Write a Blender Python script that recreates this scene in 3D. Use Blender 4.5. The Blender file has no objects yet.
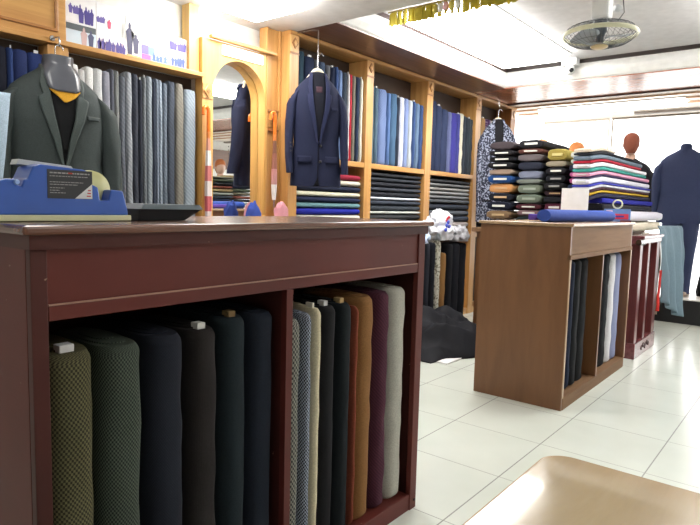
import bpy, bmesh, math, random
from mathutils import Vector, Matrix, noise
PI = math.pi
sc = bpy.context.scene
COL = sc.collection

# ------------------------------------------------------------------ materials
def lin(c):
    return tuple(((v / 255.0) / 12.92 if v / 255.0 <= 0.04045 else ((v / 255.0 + 0.055) / 1.055) ** 2.4) for v in c) + (1.0,)
_m = {}
def _new(name):
    m = bpy.data.materials.new(name); m.use_nodes = True
    nt = m.node_tree; nt.nodes.clear()
    out = nt.nodes.new('ShaderNodeOutputMaterial'); b = nt.nodes.new('ShaderNodeBsdfPrincipled')
    nt.links.new(b.outputs[0], out.inputs[0])
    return m, nt, b
def N(nt, t, **kw):
    n = nt.nodes.new(t)
    for k, v in kw.items():
        if k.startswith('i_'):
            n.inputs[k[2:].replace('_', ' ')].default_value = v
        else: setattr(n, k, v)
    return n
def ramp(nt, fac, stops):
    r = nt.nodes.new('ShaderNodeValToRGB'); e = r.color_ramp.elements
    while len(e) < len(stops): e.new(0.5)
    for i, (p, c) in enumerate(stops): e[i].position = p; e[i].color = c
    nt.links.new(fac, r.inputs[0]); return r
def bump(nt, b, h, s, d=0.002):
    n = nt.nodes.new('ShaderNodeBump'); n.inputs['Strength'].default_value = s; n.inputs['Distance'].default_value = d
    nt.links.new(h, n.inputs['Height']); nt.links.new(n.outputs[0], b.inputs['Normal'])
def plain(c, rough=0.5, metal=0.0, emit=0, spec=0.5, coat=0.0):
    k = ('p', c, rough, metal, emit, spec, coat)
    if k in _m: return _m[k]
    m, nt, b = _new('plain'); tc = N(nt, 'ShaderNodeTexCoord'); n = N(nt, 'ShaderNodeTexNoise', i_Scale=14.0)
    nt.links.new(tc.outputs['Object'], n.inputs['Vector'])
    L = lin(c); r = ramp(nt, n.outputs['Fac'], [(0.3, tuple(x * 0.94 for x in L[:3]) + (1,)), (0.7, tuple(min(1, x * 1.05) for x in L[:3]) + (1,))])
    nt.links.new(r.outputs[0], b.inputs['Base Color'])
    b.inputs['Roughness'].default_value = rough; b.inputs['Metallic'].default_value = metal
    b.inputs['Specular IOR Level'].default_value = spec; b.inputs['Coat Weight'].default_value = coat
    if emit:
        b.inputs['Emission Color'].default_value = L; b.inputs['Emission Strength'].default_value = emit
    _m[k] = m; return m
def wood(c1, c2, axis='z', rough=0.35, scale=1.0, coat=0.1, streak=14):
    k = ('w', c1, c2, axis, rough, scale, coat, streak)
    if k in _m: return _m[k]
    m, nt, b = _new('wood'); tc = N(nt, 'ShaderNodeTexCoord'); mp = N(nt, 'ShaderNodeMapping')
    s = [streak * scale] * 3; s['xyz'.index(axis)] = 0.9 * scale; mp.inputs['Scale'].default_value = s
    nt.links.new(tc.outputs['Object'], mp.inputs[0])
    n = N(nt, 'ShaderNodeTexNoise', i_Scale=2.2, i_Detail=6.0, i_Roughness=0.6, i_Distortion=0.4)
    nt.links.new(mp.outputs[0], n.inputs['Vector'])
    r = ramp(nt, n.outputs['Fac'], [(0.28, lin(c2)), (0.62, lin(c1))])
    nt.links.new(r.outputs[0], b.inputs['Base Color'])
    b.inputs['Roughness'].default_value = rough; b.inputs['Coat Weight'].default_value = coat; b.inputs['Coat Roughness'].default_value = 0.2
    bump(nt, b, n.outputs['Fac'], 0.12, 0.001)
    _m[k] = m; return m
def paint(c1, c2):
    k = ('pt', c1, c2)
    if k in _m: return _m[k]
    m, nt, b = _new('painted_wood'); tc = N(nt, 'ShaderNodeTexCoord')
    n = N(nt, 'ShaderNodeTexNoise', i_Scale=3.0, i_Detail=5.0); nt.links.new(tc.outputs['Object'], n.inputs['Vector'])
    r = ramp(nt, n.outputs['Fac'], [(0.3, lin(c2)), (0.65, lin(c1))])
    v = N(nt, 'ShaderNodeTexNoise', i_Scale=55.0, i_Detail=2.0); nt.links.new(tc.outputs['Object'], v.inputs['Vector'])
    r2 = ramp(nt, v.outputs['Fac'], [(0.76, (0, 0, 0, 1)), (0.79, (1, 1, 1, 1))])
    mx = N(nt, 'ShaderNodeMix', data_type='RGBA'); nt.links.new(r2.outputs[0], mx.inputs[0]); nt.links.new(r.outputs[0], mx.inputs[6])
    mx.inputs[7].default_value = lin((150, 120, 105)); nt.links.new(mx.outputs[2], b.inputs['Base Color'])
    b.inputs['Roughness'].default_value = 0.5; b.inputs['Specular IOR Level'].default_value = .3
    w = N(nt, 'ShaderNodeMapping'); w.inputs['Scale'].default_value = (3, 3, 40); nt.links.new(tc.outputs['Object'], w.inputs[0])
    n3 = N(nt, 'ShaderNodeTexNoise', i_Scale=3.0); nt.links.new(w.outputs[0], n3.inputs['Vector']); bump(nt, b, n3.outputs['Fac'], 0.08, 0.001)
    _m[k] = m; return m
def cloth(kind, *a, rough=0.9):
    k = ('c', kind, a, rough)
    if k in _m: return _m[k]
    m, nt, b = _new('cloth_' + kind); tc = N(nt, 'ShaderNodeTexCoord'); UV = tc.outputs['UV']
    b.inputs['Roughness'].default_value = rough; b.inputs['Specular IOR Level'].default_value = 0.25
    b.inputs['Sheen Weight'].default_value = 0.25; b.inputs['Sheen Roughness'].default_value = 0.5
    b.inputs['Sheen Tint'].default_value = lin(a[0])
    ob = N(nt, 'ShaderNodeTexNoise', i_Scale=260.0, i_Detail=2.0); nt.links.new(tc.outputs['Object'], ob.inputs['Vector'])
    L = lin(a[0]); dk = tuple(x * 0.78 for x in L[:3]) + (1,)
    base = ramp(nt, ob.outputs['Fac'], [(0.35, dk), (0.65, L)]).outputs[0]
    if kind == 'plain': res = base
    else:
        L2 = lin(a[1])
        if kind == 'check':
            t = N(nt, 'ShaderNodeTexChecker'); t.inputs['Scale'].default_value = 1.0 / a[2]
            mp = N(nt, 'ShaderNodeMapping'); mp.inputs['Rotation'].default_value = (0, 0, 0.05); mp.inputs['Scale'].default_value = (1, 0.8, 1)
            nt.links.new(UV, mp.inputs[0]); nt.links.new(mp.outputs[0], t.inputs['Vector']); f = t.outputs['Fac']
        elif kind == 'stripe':
            t = N(nt, 'ShaderNodeTexWave', i_Scale=0.31 / a[2], i_Distortion=0.0); t.bands_direction = 'X'
            nt.links.new(UV, t.inputs['Vector']); f = ramp(nt, t.outputs['Fac'], [(0.86, (0, 0, 0, 1)), (0.95, (1, 1, 1, 1))]).outputs[0]
        elif kind == 'twill':
            t = N(nt, 'ShaderNodeTexWave', i_Scale=0.31 / a[2], i_Distortion=1.5, i_Detail=2.0); t.bands_direction = 'DIAGONAL'
            nt.links.new(UV, t.inputs['Vector']); f = t.outputs['Fac']
        else:   # speck
            t = N(nt, 'ShaderNodeTexNoise', i_Scale=1.0 / a[2], i_Detail=3.0); nt.links.new(tc.outputs['Object'], t.inputs['Vector'])
            f = ramp(nt, t.outputs['Fac'], [(0.5, (0, 0, 0, 1)), (0.56, (1, 1, 1, 1))]).outputs[0]
        mx = N(nt, 'ShaderNodeMix', data_type='RGBA'); nt.links.new(f, mx.inputs[0]); nt.links.new(base, mx.inputs[6]); mx.inputs[7].default_value = L2
        res = mx.outputs[2]
    nt.links.new(res, b.inputs['Base Color'])
    n2 = N(nt, 'ShaderNodeTexNoise', i_Scale=9.0, i_Detail=3.0); nt.links.new(tc.outputs['Object'], n2.inputs['Vector'])
    bump(nt, b, n2.outputs['Fac'], 0.5, 0.01)
    _m[k] = m; return m
def light_mat(c, s):
    k = ('l', c, s)
    if k in _m: return _m[k]
    m, nt, b = _new('lamp'); b.inputs['Base Color'].default_value = (.9, .9, .9, 1); b.inputs['Emission Color'].default_value = lin(c); b.inputs['Emission Strength'].default_value = s
    _m[k] = m; return m

# ------------------------------------------------------------------ mesh builder
class MB:
    def __init__(s): s.v = []; s.f = []; s.uv = []; s.sm = []
    def add(s, vs, fs, uvs=None, smooth=False):
        o = len(s.v); s.v += [Vector(p) for p in vs]; s.uv += (uvs if uvs else [(p[0] + p[1], p[2]) for p in vs])
        for f in fs: s.f.append(tuple(i + o for i in f)); s.sm.append(smooth)
        return s
    def box(s, x0, x1, y0, y1, z0, z1):
        v = [(x, y, z) for z in (z0, z1) for y in (y0, y1) for x in (x0, x1)]
        return s.add(v, [(0, 2, 3, 1), (4, 5, 7, 6), (0, 1, 5, 4), (2, 6, 7, 3), (0, 4, 6, 2), (1, 3, 7, 5)])
    def obox(s, c, ux, uy, uz):
        c = Vector(c); ux = Vector(ux); uy = Vector(uy); uz = Vector(uz)
        v = [c + ux * a + uy * b + uz * d for d in (-1, 1) for b in (-1, 1) for a in (-1, 1)]
        return s.add(v, [(0, 2, 3, 1), (4, 5, 7, 6), (0, 1, 5, 4), (2, 6, 7, 3), (0, 4, 6, 2), (1, 3, 7, 5)])
    def prism(s, poly, ax, a0, a1):
        n = len(poly)
        def P(p, t):
            return (t, p[0], p[1]) if ax == 'x' else (p[0], t, p[1]) if ax == 'y' else (p[0], p[1], t)
        v = [P(p, a0) for p in poly] + [P(p, a1) for p in poly]
        return s.add(v, [tuple(range(n)), tuple(range(2 * n - 1, n - 1, -1))] + [(i, i + n, (i + 1) % n + n, (i + 1) % n) for i in range(n)])
    def rings(s, rs, caps=True, smooth=True):
        """rs: list of rings of n points; open seam duplicated for uv"""
        n = len(rs[0]); v = []; uv = []; vv = 0
        for j, r in enumerate(rs):
            if j: vv += (Vector(r[n // 2]) - Vector(rs[j - 1][n // 2])).length
            u = 0
            for i in range(n + 1):
                if i: u += (Vector(r[i % n]) - Vector(r[i - 1])).length
                v.append(r[i % n]); uv.append((u, vv))
        m = n + 1; f = []
        for j in range(len(rs) - 1):
            for i in range(n): f.append((j * m + i, j * m + i + 1, (j + 1) * m + i + 1, (j + 1) * m + i))
        s.add(v, f, uv, smooth)
        if caps:
            for r, fl in ((rs[0], True), (rs[-1], False)):
                idx = tuple(range(n)); s.add(list(r), [idx[::-1] if fl else idx], None, False)
        return s
    def tube(s, pts, r, n=10, caps=True):
        pts = [Vector(p) for p in pts]; rr = r if isinstance(r, (list, tuple)) else [r] * len(pts); rs = []; prev = None
        for i, p in enumerate(pts):
            t = (pts[min(i + 1, len(pts) - 1)] - pts[max(i - 1, 0)]).normalized()
            a = prev if prev is not None else (Vector((0, 0, 1)) if abs(t.z) < .9 else Vector((1, 0, 0)))
            a = (a - t * a.dot(t)).normalized(); prev = a; b = t.cross(a)
            rs.append([p + (a * math.cos(q) + b * math.sin(q)) * rr[i] for q in (2 * PI * k / n for k in range(n))])
        return s.rings(rs, caps)
    def lathe(s, c, prof, n=32, axis=(0, 0, 1), caps=True):
        ax = Vector(axis).normalized(); a = ax.orthogonal().normalized(); b = ax.cross(a); c = Vector(c)
        return s.rings([[c + ax * h + (a * math.cos(q) + b * math.sin(q)) * max(r, 1e-4) for q in (2 * PI * k / n for k in range(n))] for r, h in prof], caps)
    def grid(s, fn, nu, nv, smooth=True, scale=(1, 1)):
        v = []; uv = []
        for j in range(nv + 1):
            for i in range(nu + 1):
                v.append(fn(i / nu, j / nv)); uv.append((i / nu * scale[0], j / nv * scale[1]))
        m = nu + 1
        return s.add(v, [(j * m + i, j * m + i + 1, (j + 1) * m + i + 1, (j + 1) * m + i) for j in range(nv) for i in range(nu)], uv, smooth)
    def build(s, name, mat, parent=None, local=False, bevel=0, solid=0, fixn=True, label=None):
        o0 = Vector((0, 0, 0))
        if parent is not None and not local:
            p = parent
            while p is not None: o0 = o0 + Vector(p.location); p = p.parent
        me = bpy.data.meshes.new(name)
        me.from_pydata([tuple(v - o0) for v in s.v], [], s.f)
        ul = me.uv_layers.new(name='UVMap')
        for lp in me.loops: ul.data[lp.index].uv = s.uv[lp.vertex_index]
        for p, sm in zip(me.polygons, s.sm): p.use_smooth = sm
        if fixn:
            bm = bmesh.new(); bm.from_mesh(me); bmesh.ops.recalc_face_normals(bm, faces=bm.faces); bm.to_mesh(me); bm.free()
        me.materials.append(mat)
        o = bpy.data.objects.new(name, me); COL.objects.link(o)
        if parent is not None: o.parent = parent
        if solid:
            md = o.modifiers.new('s', 'SOLIDIFY'); md.thickness = solid; md.offset = 0
        if bevel:
            md = o.modifiers.new('b', 'BEVEL'); md.width = bevel; md.segments = 2; md.limit_method = 'ANGLE'
        if label: o['label'] = label
        return o
def tag(o, label, cat, group=None):
    o['label'] = label; o['category'] = cat
    if group: o['group'] = group
    return o
def struct(o): o['kind'] = 'structure'; return o
def thing(name, label, cat, loc, rz=0, group=None):
    o = bpy.data.objects.new(name, None); COL.objects.link(o); o.empty_display_size = 0.05
    o.location = loc; o.rotation_euler = (0, 0, rz); return tag(o, label, cat, group)
def box(name, mat, x0, x1, y0, y1, z0, z1, parent=None, bevel=0.002, **k):
    return MB().box(x0, x1, y0, y1, z0, z1).build(name, mat, parent, bevel=bevel, **k)
ORD = ['first', 'second', 'third', 'fourth', 'fifth', 'sixth', 'seventh', 'eighth', 'ninth', 'tenth', 'eleventh', 'twelfth', 'thirteenth', 'fourteenth', 'fifteenth', 'sixteenth', 'seventeenth', 'eighteenth', 'nineteenth', 'twentieth', 'twenty-first']
def sup(t, a, b, n):
    c, d = math.cos(t), math.sin(t)
    return (a * math.copysign(abs(c) ** (2 / n), c), b * math.copysign(abs(d) ** (2 / n), d))
def ip(x, xs, ys):
    if x <= xs[0]: return ys[0]
    for i in range(1, len(xs)):
        if x <= xs[i]:
            t = (x - xs[i - 1]) / (xs[i] - xs[i - 1]); return ys[i - 1] + (ys[i] - ys[i - 1]) * t
    return ys[-1]

# ------------------------------------------------------------------ cloth bolts
def bolt(x0, x1, yf, z0, h, mat, label, group, seed, depth=0.17, wr=0.003, lean=0.0, top=None, name='fabric_bolt', nz=22):
    """standing bolt, front at y = yf; depth going +y"""
    rnd = random.Random(seed); w = (x1 - x0); cx = (x0 + x1) / 2; cy = yf + depth / 2
    a = w / 2 * 0.97; b = depth / 2; n = 30; rs = []
    ph = rnd.uniform(0, 6); fr = rnd.uniform(26, 40); tw = rnd.choice((-1, 1)) * rnd.uniform(2, 5)
    zs = [0, .004, .012] + [0.02 + (h - 0.04) * k / nz for k in range(nz + 1)] + [h - .012, h - .004, h]
    for z in zs:
        e = min(z, h - z); k = 1 - 0.10 * max(0, 1 - e / 0.02) ** 2
        dx = lean * (z / h) + 0.003 * noise.noise((seed * 3.1, z * 4, 0))
        ring = []
        for i in range(n):
            t = 2 * PI * i / n; px, py = sup(t, a * k, b * k, 3.2)
            q = wr * (0.28 * math.sin(fr * z + tw * t + ph + 3 * noise.noise((z * 3, seed, 0))) + 1.0 * noise.noise((seed * 1.7 + math.cos(t) * 1.5, z * 14 + math.sin(t) * 2, 3)))
            l = math.hypot(px, py); px += px / l * q; py += py / l * q
            px = max(-w / 2 * .995, min(w / 2 * .995, px))
            ring.append((px + dx, py, z))
        rs.append(ring)
    o = thing_or_mesh = MB().rings(rs)
    # folded layered end on top
    ob = o.build(name, mat, None, fixn=True)
    ob.location = (cx, cy, z0)
    tag(ob, label, 'fabric bolt', group)
    # wound layers standing out of the top end
    tw_ = MB(); 
    for q in (0.72, 0.45):
        tw_.rings([[(sup(2 * PI * i / 20, a * q, b * q, 2.6)[0] + lean, sup(2 * PI * i / 20, a * q, b * q, 2.6)[1], zz) for i in range(20)] for zz in (h - .002, h + (.0035 if q > .5 else .007))])
    tw_.build('folded_end', mat, ob, local=True)
    if top:
        MB().box(-a * .30 + lean, a * .22 + lean, -b * .82, -b * .62, h - .003, h + .015).build('cardboard_core', plain(top, 0.8), ob, local=True, bevel=.002, label='pale end of the cardboard core')
    return ob
def lying(x0, x1, y0, y1, z0, z1, mat, label, group, seed, core=None, droop=0.0, name='folded_fabric', axis='x', nst=2.4, wr=0.0025):
    """folded bolt lying flat, long axis x; the end at x0 shows the board"""
    cy, cz = (y0 + y1) / 2, (z0 + z1) / 2; a = (y1 - y0) / 2 * .985; b = (z1 - z0) / 2 * .97; L = x1 - x0; n = 28; rs = []
    xs = [0, .004, .012] + [0.03 + (L - .06) * k / 12 for k in range(13)] + [L - .012, L - .004, L]
    for x in xs:
        e = min(x, L - x); k = 1 - 0.12 * max(0, 1 - e / .02) ** 2; ring = []
        dz = -droop * max(0, 1 - x / 0.32) ** 1.3
        for i in range(n):
            t = 2 * PI * i / n; py, pz = sup(t, a * k, b * k, nst)
            q = wr * noise.noise((x * 9 + seed, math.cos(t) * 2.5, math.sin(t) * 2 + seed)); 
            py += math.copysign(abs(q), -py); pz -= abs(q) * math.copysign(1, pz)
            ring.append((x, py, pz + dz))
        rs.append(ring)
    ob = MB().rings(rs).build(name, mat); ob.location = (x0, cy, cz)
    tag(ob, label, 'fabric bolt', group)
    # recessed spiral fold and board at the end
    m = MB(); m.rings([[(xx, sup(2 * PI * i / 20, a * .74, b * .62, 2.6)[0], sup(2 * PI * i / 20, a * .74, b * .62, 2.6)[1] - droop) for i in range(20)] for xx in (-.004, .002)])
    m.build('inner_fold', mat, ob, local=True)
    if core:
        MB().box(-.009, -.003, -a * .55, a * .45, -b * .24 - droop, b * .24 - droop).build('board_end', plain(core, .8), ob, local=True, bevel=.001, label='pale edge of the folding board')
    return ob

# ------------------------------------------------------------------ camera
f_px = 592.0; pit, rol, ya = math.radians(5.56), math.radians(1.45), math.radians(38.78)
w_ = Vector((0, math.cos(pit), -math.sin(pit))); r0 = Vector((1, 0, 0)); u0 = r0.cross(w_)
r_ = math.cos(rol) * r0 + math.sin(rol) * u0; u_ = -math.sin(rol) * r0 + math.cos(rol) * u0
a_ = Vector((math.sin(ya), math.cos(ya), 0)); b_ = Vector((-math.cos(ya), math.sin(ya), 0))
toW = lambda v: Vector((a_.dot(v), b_.dot(v), v.z))
Rr, Uu, Ww = toW(r_), toW(u_), toW(w_)
cam = bpy.data.cameras.new('camera'); co = bpy.data.objects.new('camera', cam); COL.objects.link(co)
cam.sensor_width = 36; cam.lens = f_px * 36 / 700; cam.clip_start = 0.02
co.matrix_world = Matrix((( Rr.x, Uu.x, -Ww.x, 0), (Rr.y, Uu.y, -Ww.y, 0), (Rr.z, Uu.z, -Ww.z, 1.1), (0, 0, 0, 1)))
sc.camera = co

# ------------------------------------------------------------------ palette
OAK = wood((204, 156, 94), (178, 126, 70), 'z'); OAKX = wood((204, 156, 94), (178, 126, 70), 'x')
OAKD = wood((176, 122, 70), (146, 96, 52), 'z'); OAKDX = wood((176, 122, 70), (146, 96, 52), 'x')
BRN = wood((118, 80, 50), (102, 67, 40), 'z', rough=.4, streak=6); BRNX = wood((122, 90, 60), (106, 74, 46), 'x', rough=.7, coat=0)
SOF = wood((116, 80, 60), (88, 58, 44), 'x', rough=.35, coat=.15); SOFY = wood((190, 128, 100), (165, 104, 80), 'y', rough=.22, coat=.5)
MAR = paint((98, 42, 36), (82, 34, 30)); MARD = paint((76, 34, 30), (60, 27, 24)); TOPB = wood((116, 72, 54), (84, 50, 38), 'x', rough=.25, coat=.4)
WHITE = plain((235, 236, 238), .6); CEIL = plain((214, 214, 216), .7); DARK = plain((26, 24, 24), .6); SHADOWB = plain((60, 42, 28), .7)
METAL = plain((190, 192, 196), .25, 1.0)

# ------------------------------------------------------------------ structure
def floor_mat():
    m, nt, b = _new('floor_tiles'); g = N(nt, 'ShaderNodeTexCoord'); mp = N(nt, 'ShaderNodeMapping')
    s = 0.453; mp.inputs['Location'].default_value = (-2.68 / s, -0.974 / s, 0); mp.inputs['Scale'].default_value = (1 / s, 1 / s, 1)
    nt.links.new(g.outputs['Object'], mp.inputs[0]); sx = N(nt, 'ShaderNodeSeparateXYZ'); nt.links.new(mp.outputs[0], sx.inputs[0])
    def line(o, wd=0.0085):
        fr = N(nt, 'ShaderNodeMath', operation='FRACT'); nt.links.new(o, fr.inputs[0])
        a = N(nt, 'ShaderNodeMath', operation='SUBTRACT'); nt.links.new(fr.outputs[0], a.inputs[0]); a.inputs[1].default_value = .5
        c = N(nt, 'ShaderNodeMath', operation='ABSOLUTE'); nt.links.new(a.outputs[0], c.inputs[0])
        d = N(nt, 'ShaderNodeMath', operation='GREATER_THAN'); nt.links.new(c.outputs[0], d.inputs[0]); d.inputs[1].default_value = .5 - wd
        return d.outputs[0]
    mx = N(nt, 'ShaderNodeMath', operation='MAXIMUM'); nt.links.new(line(sx.outputs[0], .004), mx.inputs[0]); nt.links.new(line(sx.outputs[1], .006), mx.inputs[1])
    n = N(nt, 'ShaderNodeTexNoise', i_Scale=1.2, i_Detail=3.0); nt.links.new(mp.outputs[0], n.inputs['Vector'])
    r = ramp(nt, n.outputs['Fac'], [(0.3, lin((212, 219, 210))), (0.7, lin((222, 228, 220)))])
    mi = N(nt, 'ShaderNodeMix', data_type='RGBA'); nt.links.new(mx.outputs[0], mi.inputs[0]); nt.links.new(r.outputs[0], mi.inputs[6]); mi.inputs[7].default_value = lin((158, 160, 156))
    nt.links.new(mi.outputs[2], b.inputs['Base Color']); b.inputs['Roughness'].default_value = 0.2; b.inputs['Specular IOR Level'].default_value = .55
    return m
XW0, XW1, YW0, YW1 = -1.2, 7.9, -3.2, 3.06
struct(box('floor', floor_mat(), XW0, XW1, YW0, YW1, -.1, 0, bevel=0))
WALL = plain((238, 238, 234), .7)
struct(box('wall_back', WALL, XW0, 6.56, YW1, YW1 + .1, 0, 2.6, bevel=0))
struct(box('wall_front', WALL, XW0, XW1, YW0 - .1, YW0, 0, 2.6, bevel=0))
struct(box('wall_left', WALL, XW0 - .1, XW0, YW0, YW1, 0, 2.6, bevel=0))
# low ceiling over the counter and over the shelves, tray ceiling higher up in the middle
struct(box('ceiling', CEIL, XW0, 2.93, YW0, YW1, 2.24, 2.6, bevel=0))
struct(box('ceiling', CEIL, 2.93, 5.42, YW0, 2.51, 2.42, 2.6, bevel=0))
soff = struct(box('ceiling', SOF, 2.93, 5.42, 2.512, YW1, 2.241, 2.6, bevel=0))
struct(box('ceiling', SOFY, 5.422, 6.25, YW0, YW1, 2.241, 2.6, bevel=0))
COVE = plain((232, 232, 230), .5)
struct(MB().prism([(2.512, 2.25), (2.50, 2.262), (2.478, 2.30), (2.472, 2.33), (2.478, 2.36), (2.49, 2.385), (2.512, 2.39)], 'x', 2.932, 5.42).build('trim_1', COVE))
struct(MB().prism([(5.42, 2.25), (5.405, 2.262), (5.385, 2.30), (5.378, 2.33), (5.385, 2.36), (5.397, 2.385), (5.42, 2.39)], 'y', YW0, 2.512).build('trim_2', COVE))
struct(box('trim_3', plain((62, 40, 36), .5), 2.932, 5.42, 2.492, 2.511, 2.39, 2.42, bevel=0))
struct(box('trim_4', plain((48, 38, 36), .5), 5.398, 5.419, YW0, 2.492, 2.39, 2.42, bevel=0))
struct(box('trim_5', plain((70, 44, 36), .4), 6.235, 6.26, YW0, YW1, 2.228, 2.241, bevel=0))
# ceiling of the show window: pale boards with brown battens
struct(box('ceiling', plain((246, 236, 222), .4), 6.262, XW1, YW0, YW1, 2.252, 2.6, bevel=0))
for i, x in enumerate((6.50, 6.75, 7.02)):
    struct(box('trim_%d' % (6 + i), plain((206, 164, 130), .4), x, x + .025, YW0, YW1, 2.236, 2.252, bevel=0))
struct(box('trim_9', plain((150, 140, 132), .5), 7.48, 7.56, YW0, 1.85, 2.225, 2.252, bevel=.003))
# glazed street front
GL = plain((255, 255, 255), .02)
mg, ntg, bg = _new('window_glass'); bg.inputs['Base Color'].default_value = (.98, .99, 1, 1); bg.inputs['Roughness'].default_value = 0.0; bg.inputs['Transmission Weight'].default_value = 1; bg.inputs['IOR'].default_value = 1.1
FRM = plain((222, 214, 200), .4)
wins = [(2.22, 3.05), (1.05, 2.19), (-.15, 1.02), (-1.4, -.18), (-3.15, -1.43)]
for i, (y0, y1) in enumerate(wins):
    wnd = struct(MB().box(7.84, 7.88, y0, y0 + .012, .02, 2.232).box(7.84, 7.88, y1 - .012, y1, .02, 2.232).box(7.84, 7.88, y0, y1, 2.232, 2.251).box(7.84, 7.88, y0, y1, .0, .06).build('window_%d' % (i + 1), plain((150, 138, 124), .4) if i == 1 else FRM))
    wnd['kind'] = 'structure'
    MB().box(7.856, 7.862, y0 + .02, y1 - .02, .05, 2.24).build('pane', mg, wnd)
sw = struct(MB().box(6.56, 6.575, 3.07, 3.10, .02, 2.25).box(7.86, 7.875, 3.07, 3.10, .02, 2.25).box(6.56, 7.875, 3.07, 3.10, .0, .05).build('window_6', FRM))  # side glazing added in place of wall, so the sky whitens this stretch
MB().box(6.576, 7.859, 3.082, 3.088, .051, 2.25).build('pane', mg, sw)
struct(MB().box(7.95, 30, -20, 20, -.12, -.02).build('ground', plain((200, 200, 198), .9)))

# ------------------------------------------------------------------ lamps
def lamp(x0, x1, y0, y1, z, s, label, n=1):
    t = thing('ceiling_light', label, 'ceiling light', ((x0 + x1) / 2, (y0 + y1) / 2, z))
    MB().box(x0, x1, y0, y1, z - .012, z - .001).build('frame', WHITE, t)
    MB().box(x0 + .021, x1 - .021, y0 + .021, y1 - .021, z - .06, z - .013).build('diffuser', light_mat((255, 252, 246), s), t, label='glowing white diffuser')
LS = 12.0
lamp(3.45, 5.15, 1.80, 2.42, 2.42, LS * .75, 'bright white light panel in the raised ceiling beside the shelf side cove')
lamp(3.7, 4.9, .15, .60, 2.42, LS, 'white light panel in the raised ceiling on the aisle side of the fan')
lamp(2.10, 2.52, 2.34, 2.80, 2.24, LS * 1.45, 'white light panel on the low ceiling in front of the arched mirror')
lamp(.55, 1.15, 1.9, 2.3, 2.24, LS * .6, 'white light panel on the low ceiling above the maroon counter')
lamp(.9, 2.0, -.9, -.45, 2.24, LS * .45, 'white light panel on the low ceiling behind the viewer')
lamp(6.70, 6.96, 1.2, 2.7, 2.250, LS * .35, 'added white light strip brightening the show window ceiling and the mannequins')  # added strip, brightens the show window ceiling and what stands below
lamp(4.0, 5.0, -1.9, -1.4, 2.42, LS * .8, 'white light panel in the raised ceiling far over the aisle')

# ------------------------------------------------------------------ maroon counter
t = thing('display_counter', 'large maroon painted shop counter with open bays of standing fabric bolts', 'counter', (1.12, 1.36, 0))
X0, X1, Yf, Yb = .46, 1.79, 1.10, 1.62
MB().box(.442, 1.812, 1.078, 1.645, 1.032, 1.05).build('counter_top', TOPB, t, bevel=.006, label='worn brown varnished counter top')
MB().box(X0 - .004, X1 + .004, Yf - .008, Yb, 1.0055, 1.0315).build('cornice', MARD, t)
MB().box(X0 + .0305, X1 - .041, Yf + .006, Yf + .022, .901, 1.005).build('fascia_panel', MAR, t)
MB().box(X0 + .0305, X1 - .041, Yf + .001, Yf + .022, .872, .9005).build('rail', MAR, t, bevel=.002)
MB().box(X0 + .031, X1 - .042, Yf + .0, Yf + .0055, .9008, .9035).build('moulding', plain((168, 128, 112), .5), t, label='chipped pale edge line under the panel')
MB().box(X0, X0 + .030, Yf, Yf + .02, 0, 1.005).build('stile', MARD, t, bevel=.002)
MB().box(1.106, 1.13, Yf, Yf + .02, .06, .8715).build('stile', MAR, t, bevel=.001)
MB().box(X1 - .04, X1, Yf, Yf + .02, .0, 1.006).build('stile', MAR, t, bevel=.002)
MB().box(X0, X0 + .018, Yf + .021, Yb, 0, 1.006).build('side_panel', MAR, t)
MB().box(X1 - .02, X1, Yf + .021, Yb, 0, 1.006).build('side_panel', MARD, t)
MB().box(1.108, 1.128, Yf + .021, Yb - .02, .06, .95).build('divider', MARD, t)
MB().box(X0 + .018, X1 - .02, Yb - .018, Yb, .0, 1.006).build('back_panel', MARD, t)
MB().box(X0 + .018, X1 - .04, Yf + .004, Yb - .02, .0, .06).build('base_board', MAR, t, bevel=.002)
MB().lathe((X1 - .015, Yf - .001, .035), [(.004, 0), (.006, -.002), (.004, -.004)], 10, (0, 1, 0)).build('bolt_hole', DARK, t)

G1 = 'fabric bolts standing in the left bay of the maroon counter'; G2 = 'fabric bolts standing in the right bay of the maroon counter'
bays = [
 (.489, .607, .735, cloth('check', (108, 104, 74), (48, 46, 34), .0044), 'olive tweed', (225, 225, 225), .004),
 (.609, .714, .745, cloth('check', (88, 98, 86), (38, 44, 42), .0038), 'grey green tweed', None, .005),
 (.716, .822, .75, cloth('check', (36, 40, 52), (28, 31, 40), .003), 'dark navy', None, .004),
 (.824, .917, .748, cloth('stripe', (42, 38, 38), (30, 27, 27), .004), 'charcoal brown', (220, 220, 215), .004),
 (.919, 1.008, .765, cloth('plain', (32, 42, 48)), 'dark slate', (120, 96, 60), .002),
 (1.010, 1.104, .765, cloth('plain', (30, 36, 48)), 'midnight blue', None, .002)]
for i, (a, b, h, m, nm, tp, wr) in enumerate(bays):
    bolt(a, b, 1.125, .061, h - (.014 if i else 0), m, '%s bolt, %s from left in the left bay of the maroon counter' % (nm, ORD[i]), G1, 10 + i, .27, wr, 0, tp)
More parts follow.
